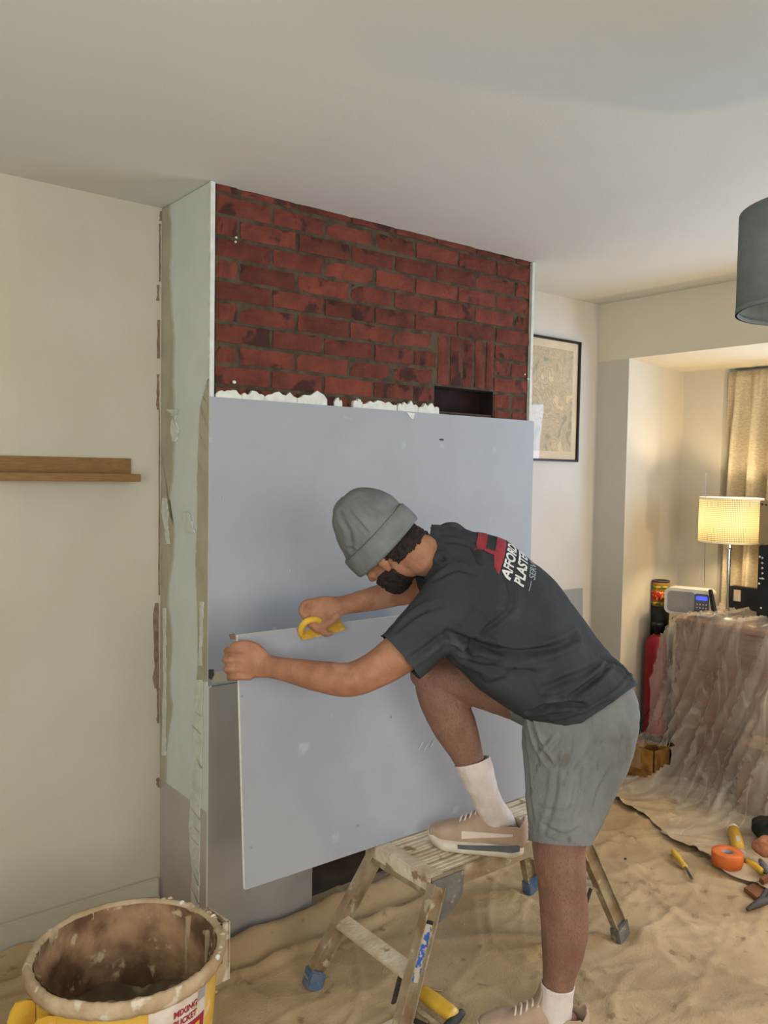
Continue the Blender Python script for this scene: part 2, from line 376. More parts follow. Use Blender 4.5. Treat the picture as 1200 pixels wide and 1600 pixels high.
def glassmat():
    m = bpy.data.materials.new('picture_glass'); m.use_nodes = True; nt = m.node_tree; N = nt.nodes; L = nt.links
    g = N.new('ShaderNodeBsdfGlossy'); g.inputs['Roughness'].default_value = .02; t = N.new('ShaderNodeBsdfTransparent')
    lw = N.new('ShaderNodeLayerWeight'); lw.inputs[0].default_value = .5; pw = N.new('ShaderNodeMath'); pw.operation = 'POWER'; pw.inputs[1].default_value = 3; L.new(lw.outputs['Facing'], pw.inputs[0]); fr = N.new('ShaderNodeMath'); fr.operation = 'MULTIPLY_ADD'; fr.inputs[1].default_value = .22; fr.inputs[2].default_value = .012; L.new(pw.outputs[0], fr.inputs[0]); mx = N.new('ShaderNodeMixShader')
    L.new(fr.outputs[0], mx.inputs[0]); L.new(t.outputs[0], mx.inputs[1]); L.new(g.outputs[0], mx.inputs[2]); L.new(mx.outputs[0], N['Material Output'].inputs[0]); return m
glassm = glassmat()

# ------------------------------------------------------------ room shell
H = 2.45; YA = .366; XR = 2.40; XL = -2.2; YB = -4.2
struct('floor', B(((XL-.1, YB-.1, -.08), (3.5, .5, -.02))), M('floor_boards', (120, 92, 62), (96, 72, 48), 6, .5, stretch=(2, 14, 1)))
struct('ceiling', B(((XL-.1, YB-.1, H), (XR+.02, .5, H+.08))), ceilm)
bm = bmesh.new(); box(bm, (XL-.1, YA, -.02), (0.01, YA+.1, H)); struct('wall_left_alcove', bm, wallm)
struct('wall_right_alcove', B(((1.47, YA, -.02), (XR+.02, YA+.1, H))), M('alcove_paint', (208, 203, 196), (204, 199, 191), 3, .75, .25, 300))
struct('wall_side', B(((XL-.1, YB, -.02), (XL, -3.2, H)), ((XL-.1, -1.8, -.02), (XL, YA, H)), ((XL-.1, -3.2, -.02), (XL, -1.8, .9)), ((XL-.1, -3.2, 2.1), (XL, -1.8, H))), wallm)
struct('wall_rear', B(((XL, YB-.1, -.02), (-1.45, YB, H)), ((.35, YB-.1, -.02), (3.5, YB, H)), ((-1.45, YB-.1, -.02), (.35, YB, .9)), ((-1.45, YB-.1, 2.2), (.35, YB, H))), wallm)
bm = bmesh.new()
jp = [(XR, YA+.05), (XR, .176), (2.84, .266), (3.07, .285), (3.095, .06), (3.20, .035), (3.20, -.35), (3.5, -.35), (3.5, YA+.05)]
prism(bm, [(x, y, -.02) for x, y in jp], (0, 0, 2.175)); 
struct('wall_bay', bm, baywallm)
struct('wall_lintel', B(((XR, -2.75, 2.155), (3.5, YA+.05, H)), ((XR, YB, -.02), (2.7, -2.75, H))), M('lintel_paint_lit', (216, 208, 186), (212, 203, 180), 3, .75, .25, 300))  # bay wall paint lightened: warm light from the room put into the colour
struct('wall_bay_front', B(((3.22, -2.8, -.02), (3.32, -.3, .88)), ((3.22, -2.8, 2.10), (3.32, -.3, 2.16)), ((2.7, -2.85, -.02), (3.32, -2.75, 2.16))), wallm)
bm = B(((3.2, -2.75, .88), (3.27, -2.68, 2.1)), ((3.2, -.42, .88), (3.27, -.35, 2.1)), ((3.2, -2.75, .88), (3.27, -.35, .93)), ((3.2, -2.75, 2.05), (3.27, -.35, 2.1)), ((3.2, -1.6, .9), (3.25, -1.55, 2.1)))
struct('window_1', bm, M('white_upvc', (225, 225, 222), None, 5, .4))
# skirting board with plaster splashes, low on the left alcove wall
bm = bmesh.new(); box(bm, (XL, YA-.018, -.01), (-.012, YA, .115), .004); struct('baseboard_left', bm, wallm)
bm = bmesh.new(); box(bm, (1.5, YA-.018, -.01), (XR, YA, .115), .004); struct('baseboard_right', bm, wallm)

# ------------------------------------------------------------ chimney breast
XC = 1.475
core = B(((.013, .0185, 1.80), (.949, .12, H)), ((1.27, .0185, 1.78), (XC, .12, H)), ((.949, .0185, 1.896), (1.27, .12, H)),
         ((.949, .1, 1.7), (1.27, .12, 1.9)), ((.013, .024, .80), (XC, .12, 1.80)),
         ((.013, .024, -.01), (.40, YA, .80)), ((1.075, .024, -.01), (XC, YA, .80)), ((.013, .12, .8), (XC, YA, H)))
chim = struct('wall_chimney', core, mortarm)
def kid(name, bm, mat, parent=chim, smooth=False, label=None):
    o = obj(name, bm, mat, parent, smooth)
    if label: o['label'] = label
    return o
# recess in the brickwork, lined in dark brown
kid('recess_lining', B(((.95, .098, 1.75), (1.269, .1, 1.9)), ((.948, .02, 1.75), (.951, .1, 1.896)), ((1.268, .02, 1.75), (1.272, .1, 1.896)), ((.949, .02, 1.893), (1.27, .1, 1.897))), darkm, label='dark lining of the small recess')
kid('fireplace_back', B(((.40, .352, -.01), (1.075, .365, .8)), ((.398, .03, -.01), (.403, .36, .8)), ((1.072, .03, -.01), (1.077, .36, .8)), ((.40, .03, .795), (1.075, .36, .80)), ((.4, .03, -.018), (1.075, .36, -.004))), hearthm, label='brown inside of the fireplace')  # mottled brown panels lining the fireplace opening
def brick_mesh(seed, L, hgt):
    bm = bmesh.new(); nx, nz = 7, 4; rr = random.Random(seed)
    def co(i, k, y):
        x = (i/(nx-1)-.5)*L; z = (k/(nz-1)-.5)*hgt
        e = (i in (0, nx-1)) or (k in (0, nz-1))
        return V((x+rr.uniform(-.002, .002), y+(0.004 if e else 0)+rr.uniform(-.0015, .0015), z+rr.uniform(-.0019, .0019)))
    g = [[bm.verts.new(co(i, k, 0)) for k in range(nz)] for i in range(nx)]
    for i in range(nx-1):
        for k in range(nz-1): bm.faces.new((g[i][k], g[i+1][k], g[i+1][k+1], g[i][k+1]))
    edge = [g[i][0] for i in range(nx)]+[g[nx-1][k] for k in range(1, nz)]+[g[i][nz-1] for i in range(nx-2, -1, -1)]+[g[0][k] for k in range(nz-2, 0, -1)]
    back = [bm.verts.new(V((v.co.x, .03, v.co.z))) for v in edge]; n = len(edge)
    for i in range(n): bm.faces.new((edge[i], back[i], back[(i+1) % n], edge[(i+1) % n]))
    me = bpy.data.meshes.new('brick'); bmesh.ops.recalc_face_normals(bm, faces=bm.faces[:]); bm.to_mesh(me); bm.free()
    me.materials.append(brickm); return me
BM = [brick_mesh(s, .2, .055) for s in range(9)]
nb = [0]
def brick(x0, x1, z0, z1, vert=False):
    j = .0062; me = BM[nb[0] % 9]; nb[0] += 1
    o = bpy.data.objects.new('brick', me); COL.objects.link(o); o.parent = chim
    wd, ht = x1-x0-2*j, z1-z0-2*j
    o.location = ((x0+x1)/2, .012+random.uniform(-.002, .003), (z0+z1)/2)
    if vert:
        o.rotation_euler = (0, math.pi/2+random.uniform(-.01, .01), 0); o.scale = (ht/.2, 1, wd/.055)
    else: o.scale = (wd/.2, 1, ht/.055); o.rotation_euler = (0, random.uniform(-.006, .006), 0)
CR = .0665; zb1 = 2.358
odd = [.02, .226, .433, .651, .84, 1.059, 1.270, XC]; even = [.02, .106, .323, .543, .741, .943, 1.153, 1.380, XC]
for k in range(0, 11):
    z0 = zb1-CR*(k-1); z1 = z0+CR
    if k == 0: z1 = H+.012
    J = odd if k % 2 == 1 else even
    if k == 10: z0 = 1.74
    for a, b in zip(J, J[1:]):
        if k >= 6:      # soldier course, recess and short bricks at its right
            if a >= .90 or (k == 6 and False):
                continue
            if b > .957: b = .957 if k < 9 else .949
        brick(a, b, z0, z1)
for k in range(6, 11):
    z0 = zb1-CR*(k-1); z1 = z0+CR
    if k == 10: z0 = 1.76
    js = {6: (1.270, XC), 7: (1.27, 1.366, XC), 8: (1.268, XC), 9: (1.27, 1.372, XC), 10: (1.272, 1.376, XC)}[k]
    for a, b in zip(js, js[1:]): brick(a, b, z0, z1)
z6 = zb1-CR*5
# course 6 continues above the soldiers on the left half
xs = [.957, 1.024, 1.090, 1.155, 1.219, 1.270]
for a, b in zip(xs, xs[1:]): brick(a, b, 1.898, 2.096 if True else z6, vert=True)
# dry lining return (left cheek) and its skim, taped strips, white bead
ret = kid('return_board', B(((0, .001, -.005), (.013, YA, H-.002))), skimm)
kid('return_board_raw', B(((-.002, .004, -.004), (.0, YA-.002, on(280, 1238, 'x', 0).z))), lilacm, label='bare grey board at the foot of the return')
kid('corner_bead', B(((-.004, -.003, 1.79), (.006, .012, H-.003))), whitem)
kid('corner_bead', B(((XC-.002, .004, 1.70), (XC+.012, YA, H-.003))), whitem)
def strip(name, left, right, mat, th, label=None):
    """ragged skim strip on the return (plane x = 0) between two pixel borders"""
    bm = bmesh.new()
    Lc, Rc = cat(left, 5), cat(right, 5); n = 70; prev = None; fs = []
    for i in range(n+1):
        t = i/n; l = Lc[min(int(t*(len(Lc)-1)), len(Lc)-1)]; r = Rc[min(int(t*(len(Rc)-1)), len(Rc)-1)]
        a = on(l[0]+random.uniform(-.7, .7), l[1], 'x', -.001); b = on(r[0]+random.uniform(-.9, .9), r[1], 'x', -.001)
        a.y = min(a.y, YA-.001); a.z = min(a.z, H-.004); b.z = min(b.z, H-.004); b.y = max(b.y, .0); a.y = max(a.y, .0)
        q = [bm.verts.new(a), bm.verts.new(a+V((-th, 0, 0))), bm.verts.new(b+V((-th, 0, 0))), bm.verts.new(b)]
        if prev:
            for k in range(4): fs.append(bm.faces.new((prev[k], prev[(k+1) % 4], q[(k+1) % 4], q[k])))
        else: fs.append(bm.faces.new(q))
        prev = q
    fs.append(bm.faces.new(prev[::-1])); bmesh.ops.recalc_face_normals(bm, faces=fs)
    return kid(name, bm, mat, label=label)
strip('skim_strip', [(251, 326), (250, 700), (249, 1230)], [(265, 321), (268, 392), (266, 436), (270, 494), (272, 535), (271, 590), (273, 645), (272, 700), (270, 750), (264, 790), (272, 830), (270, 880), (263, 930), (269, 1000), (265, 1060), (269, 1110), (262, 1150), (258, 1225)], beigem, .003, 'beige taping strip along the wall corner')
strip('skim_strip', [(326, 592), (318, 620), (314, 640), (311, 700), (309, 760), (309, 830), (307, 887), (310, 962), (309, 1062)], [(329, 592), (328, 800), (326, 1066)], beigem, .003, 'beige taping strip along the front corner')
strip('skim_strip', [(309, 1062), (301, 1120), (304, 1183), (299, 1248), (297, 1305), (301, 1356), (300, 1403), (299, 1440)], [(317, 1062), (316, 1200), (313, 1300), (312, 1400), (312, 1440)], whitem, .004, 'white plaster strip low on the return')
for pl, pr_ in ([[(256, 778), (254, 800), (258, 820), (262, 850)], [(262, 778), (264, 800), (264, 820), (266, 850)]], [[(262, 640), (270, 650), (268, 672), (272, 690)], [(280, 640), (275, 655), (280, 672), (276, 690)]],
                [[(286, 800), (290, 815), (288, 830)], [(296, 800), (300, 815), (306, 832)]], [[(256, 950), (257, 1050), (254, 1180)], [(260, 950), (261, 1050), (260, 1180)]], [[(314, 940), (314, 990), (312, 1040)], [(320, 940), (318, 990), (317, 1040)]]):
    strip('plaster_smear', pl, pr_, whitem, .005)
# dark chipped plaster along the alcove corner
for (x0, y0, y1, wd) in ((250, 330, 345, 3), (246, 445, 470, 3), (247, 500, 560, 3), (246, 585, 640, 3), (249, 350, 440, 1.5), (248, 640, 930, 1.5), (243, 942, 1075, 6), (246, 1075, 1130, 3), (246, 1215, 1230, 3)):
    bm = bmesh.new(); n = 8; pts = []
    for i in range(n+1): pts.append((x0-random.uniform(-.3, wd*.8), y0+(y1-y0)*i/n))
    for i in range(n+1): pts.append((x0+wd*.7+random.uniform(0, 1), y1-(y1-y0)*i/n))
    prism(bm, [on(p[0], p[1], 'y', YA-.0005) for p in pts], (0, -.002, 0))
    kid('plaster_chip', bm, M('chip%d' % y0, (140, 124, 102), (116, 100, 80), 40, .95, .8, 90), label='chipped brown plaster edge')
# dabs of adhesive above the board
for (a, b, h0, sd) in ((335, 376, 608, 1), (376, 410, 611, 2), (411, 462, 611, 3), (462, 508, 611, 4), (520, 532, 622, 5), (549, 563, 622, 6), (563, 616, 624, 7), (618, 650, 627, 8), (650, 682, 630, 9)):
    r = random.Random(sd); bm = bmesh.new(); n = 9; top = []
    for i in range(n+1):
        x = a+(b-a)*i/n; base = 619+(x-330)*.0714+3
        top.append(on(x, base-(base-h0)*(.55+.45*math.sin(math.pi*(i+.3)/(n+.6)))*r.uniform(.65, 1.1), 'y', .014))
    bot = [on(a+(b-a)*i/n, 626+(a+(b-a)*i/n-330)*.0714, 'y', .014) for i in range(n, -1, -1)]
    prism(bm, top+bot, (0, -.013+r.uniform(-.002, .003), 0))
    kid('adhesive_dab', bm, whitem)
for (x, y, s) in ((366, 597, 3.2), (369, 371, 2), (368, 378, 2), (333, 384, 2), (820, 585, 2), (825, 592, 2.4)):
    bm = bmesh.new(); c = on(x, y, 'y', .009); ell(bm, c, .0022*s, .004, .0018*s, seg=8); kid('plaster_splash', bm, whitem, smooth=True)

# ------------------------------------------------------------ plasterboards
def board(name, x0, x1, z0, z1, y0, label, mat=boardm, th=.0125, lean=0, yedge=True):
    t = thing(name, ((x0+x1)/2, y0, z0), label, 'plasterboard')
    def face(yy, dy):
        return [V((x0, yy+lean*0, z0)), V((x1, yy, z0)), V((x1, yy+lean, z1)), V((x0, yy+lean, z1))]
    bm = bmesh.new(); prism(bm, face(y0+.0008, 0), (0, th-.0016, 0)); obj('gypsum_core', bm, gypm, t)
    bm = bmesh.new(); prism(bm, face(y0, 0), (0, .0008, 0)); p = obj('face_paper', bm, mat, t)
    bm = bmesh.new(); prism(bm, face(y0+th-.0008, 0), (0, .0008, 0)); obj('face_paper', bm, lilacm, t)
    return t
ZB = 1.787
t_up = board('plasterboard_sheet', -.003, XC+.022, .873, ZB, -.003, 'large blue-grey plasterboard sheet fixed to the chimney breast under the bare brick')
board('plasterboard_sheet', .002, .403, .004, .868, -.001, 'narrow grey plasterboard piece beside the fireplace opening, below the board joint', M('plasterboard_grey', (158, 152, 142), (152, 146, 136), 5, .7, .12, 260))
board('plasterboard_sheet', 1.072, XC+.01, .004, .868, -.001, 'narrow plasterboard piece right of the fireplace opening, behind the man')
# tape, screw marks and dots on the fixed board
def mark(px, py, rx, rz, mat, name='screw_mark', par=t_up, y=-.0035):
    bm = bmesh.new(); c = on(px, py, 'y', y); ell(bm, c, rx, .001, rz, seg=8); obj(name, bm, mat, par, True)
mark(690, 687, .013, .004, dblack, 'paper_tear')
for p in ((566, 800), (640, 846), (404, 806), (452, 892), (348, 778)): mark(*p, .003, .003, lilacm)
bm = bmesh.new(); prism(bm, [on(x, y, 'y', -.0032) for x, y in ((332, 1050), (352, 1048), (362, 1040), (366, 1062), (345, 1066), (330, 1068))], (0, -.002, 0)); obj('plaster_smear', bm, beigem, t_up)
bm = bmesh.new(); prism(bm, [on(x, y, 'y', -.003) for x, y in ((326, 1046), (333, 1046), (334, 1054), (330, 1062), (326, 1060))], (0, -.004, 0)); obj('paper_tear', bm, dblack, t_up)
bm = bmesh.new(); prism(bm, [on(x, y, 'y', -.0032) for x, y in ((635, 644), (648, 646), (645, 656), (641, 653))], (0, -.002, 0)); obj('plaster_smear', bm, whitem, t_up)
# the board being cut: leans a little back
HB = board('held_plasterboard', -.108, 1.085, .428, 1.112, -.445, 'cut plasterboard sheet standing on the platform, held and rasped by the man', boardback, lean=.052)
for p in ((394, 1324), (378, 1088), (612, 1120), (560, 1290)): 
    bm = bmesh.new(); c = on(*p, 'y', -.447+.052*max(0, (on(*p, 'y', -.42).z-.428)/.684)); ell(bm, c, .0035, .0015, .0035, seg=8); obj('screw_mark', bm, lightgrey, HB, True)
for (x0, y0, x1, y1) in ((655, 1172, 662, 1160), (664, 1172, 670, 1162), (674, 1168, 680, 1156)):
    bm = bmesh.new(); a, b = [on(x, y, 'y', -.43) for x, y in ((x0, y0), (x1, y1))]
    for v in (a, b): v.y = -.446+.052*(v.z-.428)/.684
    tube(bm, [a, b], .0016, 1, 6); obj('plaster_smear', bm, whitem, HB, True)
# small tab at its top left corner
bm = bmesh.new(); prism(bm, [on(x, y, 'y', -.388) for x, y in ((359, 992), (367, 990), (368, 999), (361, 999))], (0, .004, 0)); obj('torn_corner', bm, M('brown_paper', (120, 92, 76), None), HB)
# off-cut in the right alcove
board('plasterboard_offcut', 1.62, 2.30, .115, .975, .315, 'blue-grey plasterboard off-cut leaning in the alcove behind the man', lean=.034)

# ------------------------------------------------------------ picture, shelf
pt = thing('framed_map', (1.93, YA, 1.63), 'framed antique map print in a thin black frame on the alcove wall', 'picture')
px0, px1, pz0, pz1 = 1.62, 2.232, 1.629, 2.236; fy = YA-.022
fw = .011
obj('frame', B(((px0, fy, pz0), (px1, YA-.001, pz0+fw)), ((px0, fy, pz1-fw), (px1, YA-.001, pz1)), ((px0, fy, pz0), (px0+fw, YA-.001, pz1)), ((px1-fw, fy, pz0), (px1, YA-.001, pz1)), bev=.001), framem, pt)
obj('mount', B(((px0+fw, YA-.010, pz0+fw), (px1-fw, YA-.002, pz1-fw))), matm, pt)
obj('map_print', B(((px0+.045, YA-.012, pz0+.05), (px1-.05, YA-.010, pz1-.05))), mapm, pt)
obj('glass_pane', B(((px0+fw, YA-.0155, pz0+fw), (px1-fw, YA-.0135, pz1-fw))), glassm, pt)
st_ = thing('picture_ledge', (-.6, YA, 1.51), 'oak picture ledge shelf on the left wall', 'shelf')
obj('back_rail', B(((-1.3, YA-.02, 1.535), (-.118, YA-.0005, 1.592)), bev=.0015), oakm, st_)
obj('ledge', B(((-1.3, YA-.10, 1.515), (-.115, YA-.0005, 1.541)), bev=.0015), oakm, st_)

# ------------------------------------------------------------ ceiling pendant
pc = at(1300, 468, 1.95); pc = V((pc.x, pc.y, 0)); zt, zb_ = 2.19, 1.955
PR = .208
pd = thing('pendant_lamp', (pc.x, pc.y, H), 'grey fabric drum pendant shade hanging from the ceiling', 'lamp')
bm = bmesh.new(); lathe(bm, pc, [(PR, zb_), (PR, zt), (PR-.004, zt), (PR-.004, zb_)], 64, closed=True); obj('shade', bm, greyfab, pd, True)
bm = bmesh.new(); lathe(bm, pc, [(PR+.0012, zb_), (PR+.0012, zb_+.012), (PR-.006, zb_+.012), (PR-.006, zb_)], 64, closed=True); obj('rim', bm, greyfab, pd, True)
bm = bmesh.new(); tube(bm, [pc+V((0, 0, 2.14)), pc+V((0, 0, H-.02))], .004, 1, 8); obj('cord', bm, radiom, pd, True)
bm = bmesh.new(); lathe(bm, pc, [(.0, H-.03), (.045, H-.028), (.05, H-.001), (0, H-.001)], 24); obj('ceiling_rose', bm, radiom, pd, True)
bm = bmesh.new(); lathe(bm, pc, [(0, 2.04), (.025, 2.06), (.03, 2.09), (.018, 2.13), (.018, 2.17), (0, 2.17)], 16)
for k in range(3):
    a = k*2.094; tube(bm, [pc+V((.015*math.cos(a), .015*math.sin(a), 2.165)), pc+V((PR*math.cos(a)*.99, PR*math.sin(a)*.99, 2.175))], .002, 1, 6)
obj('bulb_holder', bm, radiom, pd, True)

# ------------------------------------------------------------ curtain
def curtain():
    bm = bmesh.new(); ny, nz = 150, 46; y0, y1 = .045, -.62; ztop, zbot = 2.135, .30
    g = []
    for i in range(ny+1):
        u = i/ny; row = []
        for k in range(nz+1):
            v = k/nz; z = ztop+(zbot-ztop)*v
            ph = u*13.5*math.pi
            pin = max(0, 1-v/.075)
            amp = .010+.036*min(1, v*5)
            x = 3.115+amp*math.sin(ph+.5*math.sin(v*3+u*9))+.012*math.sin(ph*2.3+1)*min(1, v*3)
            # pinched pleats at the heading
            pl = (u*5.2) % 1; x -= .016*math.exp(-((pl-.5)/.07)**2)*math.exp(-((v-.035)/.04)**2)
            y = y0+(y1-y0)*u*(1+.02*math.sin(v*5))+.012*math.sin(v*2.2)*(1-u) + .035*v*(1-u)
            row.append(bm.verts.new((x, y, z)))
        g.append(row)
    for i in range(ny):
        for k in range(nz): bm.faces.new((g[i][k], g[i+1][k], g[i+1][k+1], g[i][k+1]))
    return bm
ct = thing('curtain', (3.12, -.25, .3), 'cream woven pinch-pleat curtain at the edge of the bay window', 'curtain')
c_ = obj('curtain_fabric', curtain(), curtm, ct, True); c_.modifiers.new('s', 'SOLIDIFY').thickness = .003
bm = bmesh.new(); box(bm, (3.14, .05, 2.118), (3.16, -.8, 2.14), .003); obj('curtain_track', bm, radiom, ct)

# ------------------------------------------------------------ desk area under the plastic
dk = thing('desk', (2.86, -.6, 0), 'brown wooden desk under the clear plastic sheet', 'desk')
obj('desktop', B(((2.62, -1.35, .815), (3.12, .03, .84)), bev=.003), woodm, dk)
obj('side_panel', B(((2.64, -.01, 0), (3.1, .015, .815)), bev=.002), woodm, dk)
obj('side_panel', B(((2.64, -1.33, 0), (3.1, -1.305, .815)), bev=.002), woodm, dk)
obj('front_panel', B(((2.632, -1.30, .02), (2.65, -.015, .81)), bev=.003), woodm, dk)
obj('back_panel', B(((3.06, -1.33, .1), (3.07, .01, .815))), woodm, dk)
bx = thing('cardboard_box', (2.52, -.62, 0), 'brown cardboard box under the plastic sheet by the desk', 'box')
obj('carton', B(((2.44, -1.0, .012), (2.62, -.45, .34)), bev=.003), M('dark_cardboard', (140, 104, 70), (118, 84, 56), 6, .9), bx)
for s in (0, 1): obj('flap', B(((2.44+.09*s, -1.0, .342+.004*s), (2.528+.09*s, -.45, .345+.004*s))), cardm, bx)
# plastic sheet
def plastic():
    path = [(3.08, .845), (2.95, .885), (2.80, .872), (2.66, .868), (2.585, .835), (2.56, .62), (2.545, .42), (2.48, .24), (2.38, .11), (2.26, .04), (2.10, .022), (1.96, .016)]
    P = cat(path, 8); nv = len(P); nu = 130; bm = bmesh.new(); g = []
    for i in range(nu+1):
        u = i/nu; row = []
        for k in range(nv):
            v = k/(nv-1); x, z = P[k]; y = .085-1.45*u
            drop = min(1, max(0, (v-.36)/.2)); lowx = max(0, (v-.62)/.38)
            # gathered folds sweep down towards the left
            s = u*1.45+.42*v*1.2
            f1 = noise.noise(V((s*9, v*1.3, 3.1)))+.6*noise.noise(V((s*22, v*2.2, 9)))
            f2 = 1-abs(noise.noise(V((s*13, v*1.8+2, 5)))*2.2); f2 = max(0, f2)**5
            am = .012+.036*drop*(1-lowx)+.015*lowx
            dx = -(am*f1)-.050*f2*(.35+drop)*(1-.7*lowx)
            dz = (.012*f1+.030*f2)*(1-drop)+(.018*f2+.008*(f1+.7))*lowx
            y2 = y+.06*noise.noise(V((u*3, v*4, 7)))*v - .10*lowx*(1-u)*0
            if u < .12 and v < .62: z -= (.12-u)**2*14*(1-v); x += .0
            x2 = x+dx+.30*u*0
            # cloth pile at the lower right bulges over the boxes
            x2 -= .10*math.exp(-((u-.45)/.18)**2)*math.exp(-((v-.55)/.16)**2)
            row.append(bm.verts.new((x2, y2, max(.012, z+dz))))
        g.append(row)
    for i in range(nu):
        for k in range(nv-1):
            u = i/nu; v = k/(nv-1)
            if v > .93-.10*math.sin(u*7+1)+.06*math.sin(u*23): continue
            fp = sum((q.co for q in (g[i][k], g[i+1][k], g[i+1][k+1], g[i][k+1])), V((0, 0, 0)))/4-CAM; fx_, fy_ = 600+FPX*fp.dot(cr)/fp.dot(cf), 800-FPX*fp.dot(cu)/fp.dot(cf)
            if 900 < fx_ < 1050 and 1168-(fx_-1000)*.1 < fy_ < 1213-.6*max(0, fx_-1012): continue       # hem swept aside in front of the carton
            bm.faces.new((g[i][k], g[i+1][k], g[i+1][k+1], g[i][k+1]))
    bmesh.ops.delete(bm, geom=[v for v in bm.verts if not v.link_faces], context='VERTS')
    return bm
ps = tag(obj('plastic_sheet', plastic(), plastm, None, True), 'crumpled clear plastic dust sheet draped over the desk and onto the floor', 'plastic sheet')
# radio
rd = thing('radio', (2.78, .01, .84), 'small silver digital radio with grey grille and blue display', 'radio')
def rbox(bm, c, dx, dy, dz, r, T):
    """rounded slab: rounded corners in the local y-z plane"""
    pts = []
    for (sy, sz, a0) in ((1, 1, 0), (-1, 1, 90), (-1, -1, 180), (1, -1, 270)):
        for k in range(6):
            a = math.radians(a0+k*18); pts.append(V((-dx, sy*(dy-r)+r*math.cos(a), sz*(dz-r)+r*math.sin(a))))
    prism(bm, [V(c)+T @ p for p in pts], T @ V((2*dx, 0, 0)))
ry = Matrix.Rotation(math.radians(18), 3, 'Z'); rc = V((2.76, .012, .915)); Zc = .07
bm = bmesh.new(); rbox(bm, rc, .055, .118, .067, .028, ry); obj('case', bm, radiom, rd)
bm = bmesh.new(); rbox(bm, rc+ry @ V((-.056, .032, -.002)), .002, .070, .054, .02, ry); obj('speaker_grille', bm, grillem, rd)
bm = bmesh.new(); rbox(bm, rc+ry @ V((-.056, -.070, -.002)), .003, .036, .050, .012, ry); kp = obj('keypad', bm, padm, rd)
bm = bmesh.new(); rbox(bm, rc+ry @ V((-.060, -.070, .026)), .001, .028, .010, .003, ry); obj('display', bm, lcd, kp)
for i in range(4):
    for j in range(2):
        bm = bmesh.new(); ell(bm, rc+ry @ V((-.060, -.048-.015*i, -.006-.018*j)), .002, .0035, .0035, seg=8); obj('button', bm, radiom, kp, True)
bm = bmesh.new(); ell(bm, rc+ry @ V((-.061, -.070, -.041)), .003, .006, .006, seg=10); obj('knob', bm, radiom, kp, True)
bm = bmesh.new(); a = on(1100, 930, 'x', 2.80); b = on(1103, 738, 'x', 2.80); tube(bm, [V((2.80, a.y, .97)), b], .0016, 1, 6); ae = obj('aerial', bm, chrome, rd, True)
# painted tin behind the pillar edge
tn = thing('drinks_tin', (2.80, .195, .82), 'colourful red, green and yellow printed can beside the pillar', 'can')
tc_ = V((2.80, .215, 0))
bm = bmesh.new(); lathe(bm, tc_, [(.047, .845), (.047, .985), (.043, .99), (.043, .986), (0, .986)], 28)
fs = obj('can_body', bm, crate, tn, True)
bm = bmesh.new(); lathe(bm, tc_, [(.0485, .70), (.0485, .86), (.046, .86), (.046, .70)], 28, closed=True); obj('black_base', bm, blackm, tn, True)
for (z0, z1, col) in ((.868, .882, (60, 120, 50)), (.893, .94, (190, 40, 34)), (.955, .97, (90, 140, 50))):
    bm = bmesh.new(); lathe(bm, tc_, [(.0478, z0), (.0478, z1), (.047, z1), (.047, z0)], 28, closed=True); obj('printed_band', bm, M('ink%d' % int(z0*1000), col, (220, 180, 60), 60, .5, lo=.52, hi=.56), tn, True)
bm = bmesh.new(); lathe(bm, tc_, [(.030, .985), (.047, .988), (.047, .998), (.030, .998)], 28, closed=True); obj('lid_ring', bm, dblack, tn, True)
obj('stand', B(((2.79, .19, .0), (2.90, .262, .70)), bev=.003), blackm, tn)
# table lamp
lx, ly = 2.80, -.172
tl = thing('table_lamp', (lx, ly, .84), 'lit table lamp with a woven drum shade and chrome stem', 'lamp')
SR, sz0, sz1 = .152, 1.238, 1.458
bm = bmesh.new(); lathe(bm, (lx, ly, 0), [(SR, sz0), (SR, sz1), (SR-.002, sz1), (SR-.002, sz0)], 64, closed=True); sh = obj('lamp_shade', bm, shadem, tl, True)
trimm = M('cream_trim', (240, 230, 200), None, 5, .7)
for z in (sz0, sz1):
    bm = bmesh.new(); lathe(bm, (lx, ly, z), [(SR+.001, -.004), (SR+.001, .004), (SR-.003, .004), (SR-.003, -.004)], 64, closed=True); obj('shade_rim', bm, trimm, tl, True)
bm = bmesh.new(); tube(bm, [(lx, ly, .845), (lx, ly, 1.27)], .0095, 1, 14); obj('stem', bm, chrome, tl, True)
bm = bmesh.new(); lathe(bm, (lx, ly, 0), [(0, .842), (.09, .842), (.09, .852), (.02, .862), (0, .862)], 32); obj('base', bm, chrome, tl, True)
bm = bmesh.new(); lathe(bm, (lx, ly, 0), [(0, 1.2), (.016, 1.2), (.018, 1.21), (.012, 1.225), (.018, 1.24), (.018, 1.27), (0, 1.27)], 16); obj('bulb_holder', bm, chrome, tl, True)
bl = bpy.data.lights.new('lamp_bulb', 'POINT'); bl.energy = 11; bl.color = (1.0, .77, .47); bl.shadow_soft_size = .035
bo = bpy.data.objects.new('lamp_bulb', bl); COL.objects.link(bo); bo.location = (lx, ly, 1.35)
